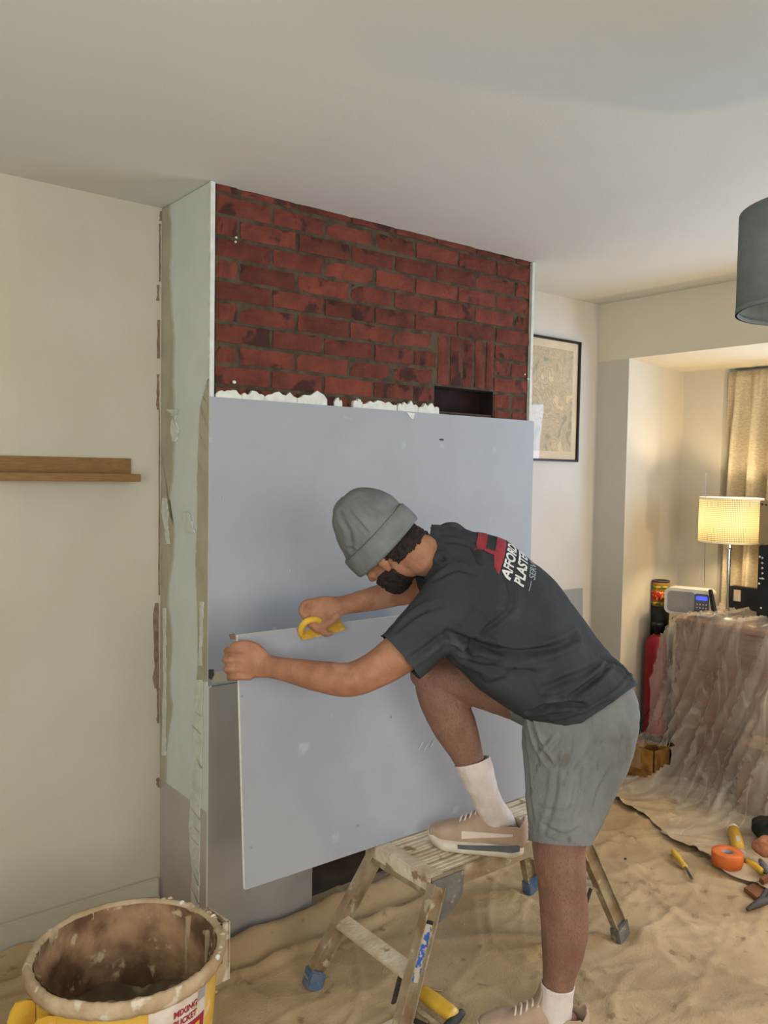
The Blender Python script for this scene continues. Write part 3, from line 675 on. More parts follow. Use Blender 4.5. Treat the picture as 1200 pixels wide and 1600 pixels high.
# black handset, case, speaker
hs = thing('handset', (2.72, -.16, .84), 'black handset standing upright beside the radio', 'phone')
bm = bmesh.new(); p0, p1 = on(1117, 962, 'x', 2.70), on(1110, 922, 'x', 2.70)
loft(bm, [(p0+V((0, 0, -.04)), .016, .010, (0, 1, 0)), (p0, .016, .010, (0, 1, 0)), (p1, .011, .008, (0, 1, 0))], 3, 14); obj('handset_body', bm, blackm, hs, True)
bm = bmesh.new(); box(bm, (2.69, p0.y-.03, .842), (2.75, p0.y+.03, .875), .006); obj('cradle', bm, blackm, hs)
mo = thing('black_case', (2.9, -.33, .84), 'black flat case with a white label leaning behind the lamp', 'case')
a = on(1140, 915, 'x', 2.88); b = on(1186, 968, 'x', 2.88)
obj('case_body', B(((2.88, a.y, .842), (2.93, a.y-.42, a.z)), bev=.004), blackm, mo)
a2, b2 = on(1147, 921, 'x', 2.878), on(1157, 940, 'x', 2.878)
obj('paper_label', B(((2.876, a2.y, a2.z), (2.88, b2.y, b2.z))), labelm, mo)
sk = thing('amplifier', (2.8, -.5, .84), 'black equipment box with sockets and knobs at the right edge', 'amplifier')
a = on(1185, 852, 'x', 2.72)
obj('housing', B(((2.72, a.y, .842), (2.95, a.y-.35, a.z)), bev=.005), blackm, sk)
for k in range(5):
    c = on(1191, 872+k*8, 'x', 2.717); bm = bmesh.new(); ell(bm, c, .003, .006, .006, seg=10); obj('socket', bm, chrome, sk, True)
for (x, y) in ((1187, 870), (1186, 912), (1189, 950)):
    c = on(x, y, 'x', 2.716); bm = bmesh.new(); ell(bm, c, .004, .005, .005, seg=8); obj('screw', bm, radiom, sk, True)
c = on(1190, 904, 'x', 2.717); obj('switch', B((c-V((.002, .011, .003)), c+V((.002, .011, .003)))), radiom, sk)
tp = thing('control_panel', (2.8, -.5, 1.23), 'tan metal equipment panel standing on the black box', 'equipment')
a = on(1187, 782, 'x', 2.72); b = on(1187, 850, 'x', 2.72)
obj('panel_body', B(((2.72, a.y, b.z+.002), (2.95, a.y-.35, a.z)), bev=.004), M('tan_metal', (150, 132, 96), (138, 120, 86), 6, .5), tp)
for (x, y) in ((1191, 788), (1197, 789)):
    c = on(x, y, 'x', 2.717); bm = bmesh.new(); ell(bm, c, .003, .005, .005, seg=8); obj('knob', bm, blackm, tp, True)
# red cylinder behind the sheet, box and sack at the pillar foot
rcq = V((2.66, .135, 0))
fe = thing('red_cylinder', (rcq.x, rcq.y, 0), 'tall red cylinder with black base behind the plastic sheet', 'cylinder')
bm = bmesh.new(); lathe(bm, rcq, [(0, .01), (.062, .01), (.062, .17), (.060, .175), (.060, .67), (.045, .71), (.02, .73), (0, .73)], 32); obj('cylinder_body', bm, redm, fe, True)
bm = bmesh.new(); lathe(bm, rcq, [(.064, .15), (.064, .20), (.06, .20), (.06, .15)], 32, closed=True); obj('black_band', bm, blackm, fe, True)
bm = bmesh.new(); lathe(bm, rcq, [(0, .72), (.016, .72), (.016, .77), (.03, .775), (.03, .79), (0, .79)], 20); obj('valve', bm, blackm, fe, True)
cb = thing('yellow_brown_carton', (2.56, .13, 0), 'open carton with yellow-brown printed side at the pillar foot', 'box')
R2 = Matrix.Rotation(math.radians(-8), 3, 'Z')
bm = bmesh.new(); x0, x1, y0, y1, zt_ = 2.46, 2.60, .0, .155, .175
for a, b in (((x0, y0, .01), (x0+.004, y1, zt_)), ((x1-.004, y0, .01), (x1, y1, zt_)), ((x0, y0, .01), (x1, y0+.004, zt_)), ((x0, y1-.004, .01), (x1, y1, zt_)), ((x0, y0, .01), (x1, y1, .014))): box(bm, a, b)
obj('carton', bm, crate, cb)
bm = bmesh.new(); prism(bm, [(x0-.001, y0+.075, .065), (x0-.001, y1, .065), (x0-.001, y1, zt_), (x0-.001, y0+.075, zt_)], (-.002, 0, 0)); obj('plain_patch', bm, cardm, cb)
bm = bmesh.new(); obox(bm, (x0, y1-.01, zt_), (x0-.06, y1+.0, zt_-.045), (0, .05, 0), (.002, 0, .002)); obox(bm, (x0+.03, y1, zt_), (x0+.05, y1-.02, zt_+.04), (.05, 0, 0), (0, .001, .001)); obj('flap', bm, cardm, cb)
bm = bmesh.new(); c = on(975, 1192, 'y', .05)
ell(bm, (2.44, .19, .04), .06, .06, .05); me = union(bm, .008, 2); wobble(me, .018, 18, seed=4)
me.transform(Matrix.Translation((-0.03, .03, .0)))
tag(link('paper_sack', me, M('brown_sack', (150, 126, 96), (128, 104, 76), 12, .9, .6, 60), None, True), 'crumpled brown paper sack at the foot of the pillar', 'sack')
cw = tag(obj('white_cable', (lambda b_: (tube(b_, [on(930, 1213, 'z', .015), on(960, 1216, 'z', .015), on(985, 1217, 'z', .015), on(1000, 1213, 'z', .02)], .004, 4, 8), b_)[1])(bmesh.new()), radiom, None, True), 'thin white cable lying on the dust sheet near the pillar', 'cable')
bm = bmesh.new(); tube(bm, [on(1022, 1100, 'x', 2.62), on(1012, 1112, 'x', 2.55), on(1003, 1128, 'x', 2.5), on(1000, 1142, 'x', 2.46), V((2.42, .17, .19))], .003, 4, 6)
tag(obj('black_wire', bm, blackm, None, True), 'thin black wire trailing in front of the pillar', 'wire')

# ------------------------------------------------------------ dust sheets on the floor
def ridges(X, Y, n, seed, area_, lmin, lmax, amin, amax, wmin, wmax, ang=None, spread=3.14):
    amin *= 1.25; amax *= 1.25
    r = np.random.default_rng(seed); Hh = np.zeros_like(X)
    for _ in range(n):
        cx, cy = r.uniform(area_[0], area_[1]), r.uniform(area_[2], area_[3]); a = (ang if ang is not None else 0)+r.uniform(-spread, spread)/2
        L, A, W = r.uniform(lmin, lmax), r.uniform(amin, amax), r.uniform(wmin, wmax)
        dx, dy = X-cx, Y-cy; s = dx*math.cos(a)+dy*math.sin(a); d = -dx*math.sin(a)+dy*math.cos(a)+.18*s*s/L*r.uniform(-1, 1)*2+.01*np.sin(s*14+r.uniform(0, 6))
        side = np.where(d > 0, W*2.6, W*.7)
        Hh += A*np.exp(-np.abs(d/side)**1.3)*np.exp(-(s/L)**4)
    return Hh
def gridnoise(X, Y, sc, seed):
    out = np.empty(X.size); fx, fy = X.ravel(), Y.ravel()
    for i in range(X.size): out[i] = noise.noise(V((fx[i]*sc, fy[i]*sc, seed)))
    return out.reshape(X.shape)
sx = np.arange(-1.5, 2.9, .0115); sy = np.arange(-2.3, .345, .0115)
X, Y = np.meshgrid(sx, sy, indexing='ij')
Hs = ridges(X, Y, 46, 3, (-1.2, 2.8, -2, .3), .12, .45, .004, .012, .007, .018)
Hs += ridges(X, Y, 60, 5, (.9, 2.9, -1.8, .3), .04, .22, .004, .013, .005, .012)
Hs += ridges(X, Y, 26, 8, (1.0, 2.8, -1.5, .1), .2, .5, .010, .022, .010, .022, ang=-.9, spread=1.0)
Hs += ridges(X, Y, 90, 6, (-.9, 2.9, -1.6, .3), .03, .12, .0015, .005, .004, .009)
Hs += ridges(X, Y, 80, 15, (-.9, 2.9, -1.7, .3), .2, .7, .004, .011, .005, .010)
Hs += ridges(X, Y, 60, 16, (.9, 2.9, -1.5, .2), .2, .6, .006, .013, .004, .009, ang=-.85, spread=.9)
Hs += .004*gridnoise(X, Y, 2.4, 1.5)+.004*gridnoise(X, Y, 9, 4.5)
Hs = Hs*.50+ridges(X, Y, 120, 25, (-.9, 2.9, -1.7, .3), .15, .6, .003, .006, .0035, .006)
# bunched folds along the foot of the chimney breast and the left wall
def along(X, Y, pts, wd, am, sharp=2, wav=.25):
    P = np.stack([X.ravel(), Y.ravel()], 1); best = np.full(len(P), 9.)
    for a, b in zip(pts, pts[1:]):
        a, b = np.array(a), np.array(b); ab = b-a; t = np.clip((P-a)@ab/(ab@ab), 0, 1); best = np.minimum(best, np.linalg.norm(P-(a+t[:, None]*ab), axis=1))
    best = best.reshape(X.shape); return am*np.exp(-(best/wd)**sharp)*(1+wav*np.sin(X*17+Y*9)+wav*.6*np.sin(X*41+2))
def G(*pp): return [tuple(on(px, py, 'z', 0)[:2]) for px, py in pp]
Hs += along(X, Y, G((330, 1512), (440, 1468), (560, 1415), (690, 1362), (800, 1318)), .040, .060, 3, .12)
Hs += along(X, Y, G((330, 1545), (450, 1500), (560, 1455), (700, 1395), (800, 1350), (900, 1300)), .015, .028, 1.4, .25)
Hs -= along(X, Y, G((350, 1532), (450, 1488), (560, 1440), (700, 1380), (800, 1335)), .010, .010, 2, .1)
Hs += along(X, Y, G((0, 1500), (60, 1478), (160, 1450), (250, 1425)), .04, .045, 3, .2)
Hs += along(X, Y, G((-40, 1560), (60, 1530), (200, 1490)), .02, .03, 2, .3)
Hs = np.clip(Hs, -.004, .09)+.006
FEET = [(.17, -.355), (.17, -.755), (1.15, -.355), (1.15, -.755)]
for fx, fy in FEET: Hs *= 1-np.exp(-(((X-fx)**2+(Y-fy)**2)/.055**2)**2)*.95
bkc = (-.455, -.50)
k = np.clip((np.sqrt((X-bkc[0])**2+(Y-bkc[1])**2)-.21)/.05, 0, 1); Hs *= k*.97+.03
def hz(x, y):
    i = int(round((x-sx[0])/.0115)); j = int(round((y-sy[0])/.0115)); return float(Hs[min(max(i, 0), len(sx)-1), min(max(j, 0), len(sy)-1)])
def gridmesh(name, X, Y, Z, keep, mat, label, catg, ulabel=None):
    n0, n1 = X.shape; idx = np.arange(n0*n1).reshape(n0, n1)
    K = keep[:-1, :-1] & keep[1:, :-1] & keep[1:, 1:] & keep[:-1, 1:]
    F_ = np.stack([idx[:-1, :-1][K], idx[1:, :-1][K], idx[1:, 1:][K], idx[:-1, 1:][K]], 1)
    used = np.unique(F_); rm = np.full(n0*n1, -1); rm[used] = np.arange(len(used)); F_ = rm[F_]
    co = np.stack([X.ravel(), Y.ravel(), Z.ravel()], 1)[used]
    me = bpy.data.meshes.new(name); me.vertices.add(len(co)); me.vertices.foreach_set('co', co.ravel())
    me.loops.add(F_.size); me.loops.foreach_set('vertex_index', F_.ravel().astype(np.int32))
    me.polygons.add(len(F_)); me.polygons.foreach_set('loop_start', np.arange(0, F_.size, 4, dtype=np.int32)); me.polygons.foreach_set('loop_total', np.full(len(F_), 4, dtype=np.int32))
    me.update(calc_edges=True); return tag(link(name, me, mat, None, True), label, catg)
keep = ~((X > -.025) & (X < XC+.03) & (Y > -.02))
keep &= ~((X > 2.385) & (Y > .165+.2*np.clip(X-2.4, 0, .5)))
keep |= (X > .41) & (X < 1.06) & (Y > -.05) & (Y < .10)
gridmesh('dust_sheet', X, Y, Hs, keep, clothm, 'wrinkled tan cotton dust sheet covering the floor', 'dust sheet')
# second sheet overlapping on the right, its edge lifted
e0, e1 = on(940, 1243, 'z', 0), on(1195, 1408, 'z', 0)
ed = (e1-e0).normalized(); en = V((-ed.y, ed.x, 0))
if en.dot(V((2.6, -.2, 0))-e0) < 0: en = -en
U, W_ = np.meshgrid(np.arange(-.05, (e1-e0).length+.5, .0115), np.arange(0, .95, .0115), indexing='ij')
wob = .014*np.sin(U*7)+.01*np.sin(U*19+1); 
X2 = e0.x+ed.x*U+en.x*(W_+wob*(1-W_)); Y2 = e0.y+ed.y*U+en.y*(W_+wob*(1-W_))
H2 = np.array([hz(a, b) for a, b in zip(X2.ravel(), Y2.ravel())]).reshape(X2.shape)
H2 = np.maximum(H2*.6, .0)+.012+ridges(X2, Y2, 40, 11, (1.8, 2.9, -1.2, .2), .08, .4, .004, .012, .008, .02, ang=-.8, spread=.9)
H2 += .012*np.exp(-W_/.02)*(.5+.5*np.sin(U*11))
H2 = np.maximum(H2, np.array([hz(a, b) for a, b in zip(X2.ravel(), Y2.ravel())]).reshape(X2.shape)+.003)
gridmesh('dust_sheet', X2, Y2, H2, (X2 < 2.62) & (Y2 < .165), cloth2, 'smoother pale dust sheet overlapping on the right, with a lifted edge', 'dust sheet')

# ------------------------------------------------------------ bucket
bk = thing('mixing_bucket', (bkc[0], bkc[1], 0), 'large yellow plaster mixing bucket caked with residue at the left', 'bucket')
bc = V((bkc[0], bkc[1], 0)); ZT = .42; RO = .225
bm = bmesh.new(); lathe(bm, bc, [(0, .006), (.178, .006), (.186, .012), (.213, .385), (.209, .385), (.182, .018), (0, .016)], 72)
obj('bucket_body', bm, yellowp, bk, True)
def ring(bm, prof, seg=144, jit=.0, seed=0):
    r = random.Random(seed); rings = []
    for k in range(seg):
        a = 2*math.pi*k/seg; e = noise.noise(V((math.cos(a)*6, math.sin(a)*6, seed)))*jit+noise.noise(V((math.cos(a)*24, math.sin(a)*24, seed)))*jit*.8
        rings.append([bm.verts.new(bc+V(((rr+e*w_)*math.cos(a), (rr+e*w_)*math.sin(a), z+abs(e)*w_))) for rr, z, w_ in prof])
    n = len(prof); fs = []
    for i in range(seg):
        A, Bq = rings[i], rings[(i+1) % seg]
        for k in range(n): fs.append(bm.faces.new((A[k], A[(k+1) % n], Bq[(k+1) % n], Bq[k])))
    bmesh.ops.recalc_face_normals(bm, faces=fs)
bm = bmesh.new(); ring(bm, [(.206, .388, .3), (.214, .384, .3), (.226, .386, .7), (.229, .398, 1), (.229, .411, 1), (.224, .420, 1), (.216, .421, 1), (.208, .413, 1)], jit=.004, seed=3)
obj('rim', bm, rimm, bk, True)
# residue skin inside
bm = bmesh.new(); segs = 120; zs = np.linspace(.415, .10, 26); rings = []
for z in zs:
    t = (z-.012)/.373; rr = .182+.027*t
    rings.append([bm.verts.new(bc+V(((rr-.004-abs(noise.noise(V((math.cos(a)*5, math.sin(a)*5, z*16))))*.012*(1.2-t)-max(0, noise.noise(V((math.cos(a)*14, math.sin(a)*14, z*30)))-.15)*.020)*math.cos(a), (rr-.004-abs(noise.noise(V((math.cos(a)*5, math.sin(a)*5, z*16))))*.012*(1.2-t)-max(0, noise.noise(V((math.cos(a)*14, math.sin(a)*14, z*30)))-.15)*.020)*math.sin(a), z))) for a in [2*math.pi*k/segs for k in range(segs)]])
for A, Bq in zip(rings, rings[1:]):
    for k in range(segs): bm.faces.new((A[k], Bq[k], Bq[(k+1) % segs], A[(k+1) % segs]))
obj('dried_residue', bm, bucketin, bk, True)
bm = bmesh.new(); rings = []
for i in range(1, 30):
    rr = .196*i/29
    rings.append([bm.verts.new(bc+V((rr*math.cos(a), rr*math.sin(a), .205+.035*noise.noise(V((rr*math.cos(a)*9, rr*math.sin(a)*9, 2)))+.05*max(0, rr/.196-.72)))) for a in [2*math.pi*k/72 for k in range(72)]])
c0 = bm.verts.new(bc+V((0, 0, .205)))
for k in range(72): bm.faces.new((c0, rings[0][k], rings[0][(k+1) % 72]))
for A, Bq in zip(rings, rings[1:]):
    for k in range(72): bm.faces.new((A[k], Bq[k], Bq[(k+1) % 72], A[(k+1) % 72]))
obj('leftover_plaster', bm, sludge, bk, True)
# lumps of plaster
for i in range(26):
    a = random.uniform(0, 6.28); 
    if i < 12: a = random.uniform(-.9, .9); z = .419; rr = .222+random.uniform(-.006, .008)
    else: z = random.uniform(.27, .40); rr = .192+.027*(z/.39)-.004
    bm = bmesh.new(); ell(bm, bc+V((rr*math.cos(a), rr*math.sin(a), z)), random.uniform(.003, .009), random.uniform(.003, .009), random.uniform(.002, .008 if i < 12 else .014), seg=8); me = None
    obj('plaster_lump', bm, rimm if i % 4 else whitem, bk, True)
def frame_at(px, py, z):
    p = on(px, py, 'z', z); d = V((p.x-bc.x, p.y-bc.y, 0)).normalized(); return d, V((-d.y, d.x, 0))
d, t_ = frame_at(345, 1428, .40)
bm = bmesh.new()
q = bc+d*.222; za, zb2 = .25, .402
for s in (-1, 1): obox(bm, q+t_*(.046*s)+V((0, 0, za)), q+t_*(.046*s)+V((0, 0, zb2)), d*.034, t_*.003)
for dd in (.034, .012): obox(bm, q+d*dd+V((0, 0, za+.05*(dd < .02))), q+d*dd+V((0, 0, zb2)), d*.003, t_*.049)
obj('grip_handle', bm, rimm, bk)
d, t_ = frame_at(62, 1590, .36)
for i, (off, ln) in enumerate(((-.052, .062), (.034, .058))):
    q = bc+d*.208+t_*off; pts = []
    for k, (x, z) in enumerate(((0, .20), (0, .372), (.018, .382), (.040, .386), (.052, .372), (.060, .350), (.050, .330), (.042, .318), (.046, .300), (.034, .27), (.02, .22))):
        pts.append(q+d*x*(ln/.06)+V((0, 0, z)))
    bm = bmesh.new(); prism(bm, pts, t_*.006); obj('broken_lug', bm, yellowp, bk)
bm = bmesh.new(); 
# paper label wrapped on the side that faces the room, with its lettering
def rad(z): return .186+.027*(z-.012)/.373
# camera side direction of the bucket
aC = math.atan2(CAM.y-bc.y, CAM.x-bc.x)
def ang_for(px, z):
    best = None
    for k in range(400):
        a = aC+(-.2+2.0*k/400)
        p = bc+V((rad(z)*math.cos(a), rad(z)*math.sin(a), z)); v = p-CAM; x = 600+FPX*v.dot(cr)/v.dot(cf)
        if best is None or abs(x-px) < best[0]: best = (abs(x-px), a)
    return best[1]
A0, A1 = ang_for(231, .31), ang_for(319, .31)
def patch(a0, a1, z0, z1, off, mat, name, par, n=14, rag=0):
    bm = bmesh.new(); pv = None
    for k in range(n+1):
        a = a0+(a1-a0)*k/n; zz = (z0+random.uniform(-rag, rag), z1+random.uniform(-rag, rag))
        q = [bm.verts.new(bc+V(((rad(z)+o_)*math.cos(a), (rad(z)+o_)*math.sin(a), z))) for z, o_ in ((zz[0], off), (zz[1], off), (zz[1], off-.0006), (zz[0], off-.0006))]
        if pv:
            for i in range(4): bm.faces.new((pv[i], pv[(i+1) % 4], q[(i+1) % 4], q[i]))
        pv = q
    return obj(name, bm, mat, par)
lb = patch(A0, A1, .18, .378, .0014, labelm, 'paper_label', bk, rag=.002)
lb['label'] = 'worn paper label with maroon lettering'
dA = A1-A0
patch(A0+.36*dA, A0+.97*dA, .268, .312, .0022, maroon, 'maroon_band', lb)
for f in (.48, .62, .76): patch(A0+f*dA, A0+(f+.10)*dA, .278, .300, .0030, yelclean, 'printed_icon', lb, 3)
patch(A0+.80*dA, A0+.97*dA, .348, .374, .0022, lightgrey, 'grey_square', lb, 4)
def text_mesh(s, size, bold=0, shear=0, align='LEFT', sp=1.0):
    c = bpy.data.curves.new('t', 'FONT'); c.body = s; c.size = size; c.offset = bold; c.shear = shear; c.align_x = align; c.space_character = sp; c.resolution_u = 4
    o = bpy.data.objects.new('t', c); COL.objects.link(o)
    me = bpy.data.meshes.new_from_object(o.evaluated_get(bpy.context.evaluated_depsgraph_get())); bpy.data.objects.remove(o); return me
for s, zz, sz in (('MIXING', .344, .021), ('BUCKET', .321, .021)):
    me = text_mesh(s, sz, .0008); X_ = vcos(me); wdt = X_[:, 0].max(); wa = .42*dA
    for v in me.vertices:
        a = A0+.36*dA+wa*v.co.x/wdt; z = zz+v.co.y; v.co = bc+V(((rad(z)+.0026)*math.cos(a), (rad(z)+.0026)*math.sin(a), z))
    link('lettering', me, maroon, lb)
bpy.data.objects['bucket_body']['label'] = 'yellow bucket body'

# ------------------------------------------------------------ folding work platform
pf = thing('work_platform', (.66, -.54, 0), 'plaster-splattered folding aluminium work platform under the man\'s raised foot', 'work platform')
PX0, PX1, PY0, PY1, PZ = .347, 1.02, -.68, -.39, .42
for k in range(4):      # lengthwise tread channels
    y0 = PY0+.004+k*(PY1-PY0)/4; y1 = y0+(PY1-PY0)/4-.009
    bm = bmesh.new(); box(bm, (PX0+.045, y0, PZ-.024), (PX1-.045, y1, PZ), .003)
    for j in range(3): box(bm, (PX0+.046, y0+.012+j*.018, PZ-.002), (PX1-.046, y0+.018+j*.018, PZ+.0022))
    me = bpy.data.meshes.new('tread'); bm.to_mesh(me); bm.free(); o = link('tread', me, alum2, pf)
for y in (PY0-.004, PY1+.004): obj('side_rail', B(((PX0, y-.006, PZ-.05), (PX1, y+.006, PZ+.003)), bev=.002), alum2 if y > -.5 else alum, pf)
bm = bmesh.new(); tube(bm, [(PX0+.05, PY1-.012, PZ+.008), (PX0+.3, PY1-.014, PZ+.010), (PX1-.04, PY1-.012, PZ+.009)], [.010, .009, .010], 8, 10)
obj('plaster_lump', bm, whitem, pf, True)
for x0, x1 in ((PX0-.004, PX0+.050), (PX1-.050, PX1+.004)):
    obj('end_cap', B(((x0, PY0-.008, PZ-.045), (x1, PY1+.008, PZ+.004)), bev=.004), alum2, pf)
grey = M('grey_bracket', (122, 120, 114), (104, 100, 92), 16, .6, .6, 80, metal=.3, c3=(170, 156, 130), s3=18, t3=.6)
for x0 in (PX0+.0, PX1-.12):
    bm = bmesh.new(); prism(bm, [(x0, PY0-.012, PZ-.004), (x0+.12, PY0-.012, PZ-.004), (x0+.115, PY0-.012, PZ-.07), (x0+.07, PY0-.012, PZ-.12), (x0+.02, PY0-.012, PZ-.13), (x0, PY0-.012, PZ-.08)], (0, -.004, 0)); obj('corner_bracket', bm, grey, pf)
def leg(x0, y0, x1, y1, label=None):
    a, b = V((x0, y0, PZ-.02)), V((x1, y1, .035)); dr = (b-a).normalized()
    wv = V((0, 1, 0)); wv = (wv-dr*wv.dot(dr)).normalized(); hv = dr.cross(wv).normalized()
    bm = bmesh.new(); obox(bm, a, b, wv*.0035, hv*.024); obox(bm, a+hv*.023, b+hv*.023, wv*.014, hv*.002); obox(bm, a-hv*.023, b-hv*.023, wv*.014, hv*.002)
    l = obj('leg', bm, alum, pf)
    bm = bmesh.new(); e = V((x1, y1, .004)); obox(bm, e, b-dr*.028+V((0, 0, 0)), wv*.019, hv*.031, .004); f = obj('foot', bm, bluep if x1 < .5 or y1 > -.5 else grey, l)
    if label:
        c0, c1 = a+dr*.10, a+dr*.25
        bm = bmesh.new(); sgn = -1
        obox(bm, c0+wv*(-.0048), c1+wv*(-.0048), wv*.0008, hv*.015); s = obj('worn_label', bm, M('blue_label', (52, 88, 160), (176, 164, 144), 60, .6, .1, 60, lo=.47, hi=.53), l); s['label'] = 'worn blue and white safety label'
        bm = bmesh.new(); obox(bm, c0+wv*(-.0048)-dr*.008, c0+wv*(-.0048)+dr*.002, wv*.001, hv*.015); obj('label_heading', bm, blackm, l)
    return l
leg(.365, PY1-.03, .17, -.355); leg(.365, PY0-.012, .17, -.755, True); leg(.985, PY1-.03, 1.15, -.355); leg(.985, PY0-.012, 1.15, -.755)
def mid(a, b, t): return V(a)+(V(b)-V(a))*t
for (xa, xb) in ((.365, .17), (.985, 1.15)):
    p = mid((xa, PY1-.03, PZ-.02), (xb, -.355, .035), .56); q = mid((xa, PY0-.012, PZ-.02), (xb, -.755, .035), .56)
    bm = bmesh.new(); obox(bm, p, q, V((.026, 0, .006)), V((-.001, 0, .006)), .002); obj('step_rung', bm, alum2, pf)
    p = mid((xa, PY1-.03, PZ-.02), (xb, -.355, .035), .07); q = mid((xa, PY0-.012, PZ-.02), (xb, -.755, .035), .07)
    bm = bmesh.new(); obox(bm, p, q, V((.010, 0, 0)), V((0, 0, .010)), .002); obj('top_rung', bm, alum, pf)
    p = mid((xa, PY0-.012, PZ-.02), (xb, -.755, .035), .60); 
    bm = bmesh.new(); obox(bm, p+V((0, .05, 0)), p+V((.0, .08, -.1)), V((.006, 0, 0)), V((0, .004, 0))); obj('folding_stay', bm, dblack, pf)

# ------------------------------------------------------------ things on the floor
def onf(px, py, dz=.0): p = on(px, py, 'z', .012); return V((p.x, p.y, hz(p.x, p.y)+dz))
# orange tape
p = on(1136, 1352, 'z', .02); tz = .030
bm = bmesh.new(); lathe(bm, (p.x, p.y, 0), [(.060, tz-.004), (.060, tz+.045), (.058, tz+.047), (.024, tz+.047), (.022, tz+.045), (.022, tz-.004)], 48, closed=True)
tr = thing('tape_roll', (p.x, p.y, tz-.004), 'orange roll of tape lying flat on the dust sheet', 'tape')
obj('tape', bm, orange, tr, True)
for s in bpy.data.objects['tape'].data.polygons: pass
bm = bmesh.new(); lathe(bm, (p.x, p.y, 0), [(.022, tz-.004), (.022, tz+.044), (.0195, tz+.044), (.0195, tz-.004)], 36, closed=True); obj('core', bm, lightgrey, tr, True)
# yellow tube
def cyl_thing(name, a, b, r, label, cat_, mat, capmat, extra=None):
    a, b = V(a), V(b); t = thing(name, a, label, cat_)
    bm = bmesh.new(); tube(bm, [a, b], r, 1, 24, cap=.0); obj('body', bm, mat, t, True)
    d = (b-a).normalized()
    bm = bmesh.new(); tube(bm, [a-d*.012, a+d*.006], r*1.06, 1, 24, cap=.0); obj('end_cap', bm, capmat, t, True)
    bm = bmesh.new(); tube(bm, [b-d*.004, b+d*.014], r*1.04, 1, 24, cap=.3); obj('end_cap', bm, capmat, t, True); return t
a = on(1157, 1338, 'z', .045); b = on(1146, 1298, 'z', .045)
yt = cyl_thing('sealant_tube', a, b, .026, 'yellow cylindrical tube lying behind the orange tape', 'tube', yellowp, labelm)
bm = bmesh.new(); d_ = (b-a).normalized(); pm = mid(a, b, .42); up = (CAM-pm).normalized(); up = (up-d_*up.dot(d_)).normalized(); sd = d_.cross(up)
prism(bm, [pm+up*.0262+sd*x*.008+sd*.010+d_*y*.028 for x, y in ((-1, -1), (1, -1), (1, 1), (-1, 1))], up*.0008); obj('white_label', bm, labelm, yt)
# small yellow-handled knife near the sheet edge
def knife(name, p0, p1, q1, label, mat=yelclean, r=.010):
    t = thing(name, p0, label, 'hand tool'); bm = bmesh.new()
    p0, p1, q1 = V(p0), V(p1), V(q1); loft(bm, [(p0, r*.8, r*.7, (0, 0, 1)), (mid(p0, p1, .3), r, r*1.15, (0, 0, 1)), (mid(p0, p1, .7), r*.9, r*.9, (0, 0, 1)), (p1, r*.8, r*1.1, (0, 0, 1))], 4, 12)
    obj('grip', bm, mat, t, True)
    bm = bmesh.new(); d = (q1-p1).normalized(); s = d.cross(V((0, 0, 1))).normalized(); prism(bm, [p1-s*r*.4, p1+s*r*.4, q1+s*r*.5, q1-s*r*.5], (0, 0, .0015)); obj('blade', bm, dblack, t); return t
a, b, c = onf(1051, 1338, .012), onf(1070, 1357, .012), onf(1081, 1380, .010)
knife('putty_knife', a, b, c, 'small yellow-handled knife alone on the dust sheet', r=.012)
bpy.context.view_layer.update()
a, b, c = on(1167, 1345, 'z', .04), on(1192, 1362, 'z', .04), on(1215, 1376, 'z', .035)
knife('scraper', a, b, c, 'yellow-handled scraper right of the orange tape', r=.014)
a, b, c = on(1188, 1345, 'z', .05), on(1206, 1372, 'z', .045), on(1225, 1400, 'z', .04)
knife('screwdriver', a, b, c, 'grey-handled tool beside the black bag at the right edge', M('grey_grip', (108, 108, 112), None, 5, .5), .012)
# black bag, peach block
p = on(1180, 1330, 'z', .03); bm = bmesh.new()
ell(bm, p+V((.085, -.035, .025)), .07, .065, .045); ell(bm, p+V((.15, .0, .04)), .08, .09, .06); me = union(bm, .008, 3); wobble(me, .018, 14, seed=2); wobble(me, .008, 34, seed=5)
tag(link('tool_bag', me, M('dark_green_canvas', (38, 40, 34), (26, 28, 25), 14, .85, .7, 90), None, True), 'slumped dark tool bag at the right edge beside the orange tape', 'bag')
p = on(1196, 1322, 'z', .10); bm = bmesh.new(); ell(bm, p, .055, .045, .035); me = union(bm, .006, 1); wobble(me, .014, 22, seed=8)
tag(link('brick_fragment', me, M('broken_brick', (178, 126, 94), (146, 92, 66), 30, .95, 1, 50, spec=.1), None, True), 'broken orange brick fragment on the dark tool bag', 'brick')
a, b = on(1172, 1398, 'z', .02), on(1225, 1372, 'z', .03); wf = thing('wooden_float', a, 'dark brown wooden float at the lower right edge', 'hand tool')
bm = bmesh.new(); obox(bm, a, b, V((.018, .036, 0)), V((0, 0, .008)), .003); obj('float_board', bm, woodm, wf)
bm = bmesh.new(); obox(bm, mid(a, b, .3)+V((0, 0, .03)), b+V((0, 0, .03)), V((.006, .012, 0)), V((0, 0, .01)), .004); obj('handle', bm, woodm, wf)
a, b = on(1168, 1421, 'z', .022), on(1215, 1402, 'z', .03); mt_ = thing('black_pliers', a, 'dark grey pliers lying below the wooden float', 'hand tool')
bm = bmesh.new(); tube(bm, [a, mid(a, b, .4)+V((0, 0, .006)), b], [.007, .014, .010], 4, 12); obj('jaw', bm, dblack, mt_, True)
bm = bmesh.new(); tube(bm, [mid(a, b, .35), b+V((.02, .05, 0))], [.011, .008], 4, 12); obj('handle', bm, dblack, mt_, True)
bm = bmesh.new(); p = on(1185, 1283, 'z', .015); box(bm, p-V((.06, .04, .0)), p+V((.06, .04, .018)), .004); tag(obj('cement_board_scrap', bm, beigem), 'flat beige scrap of board lying by the plastic sheet', 'scrap')
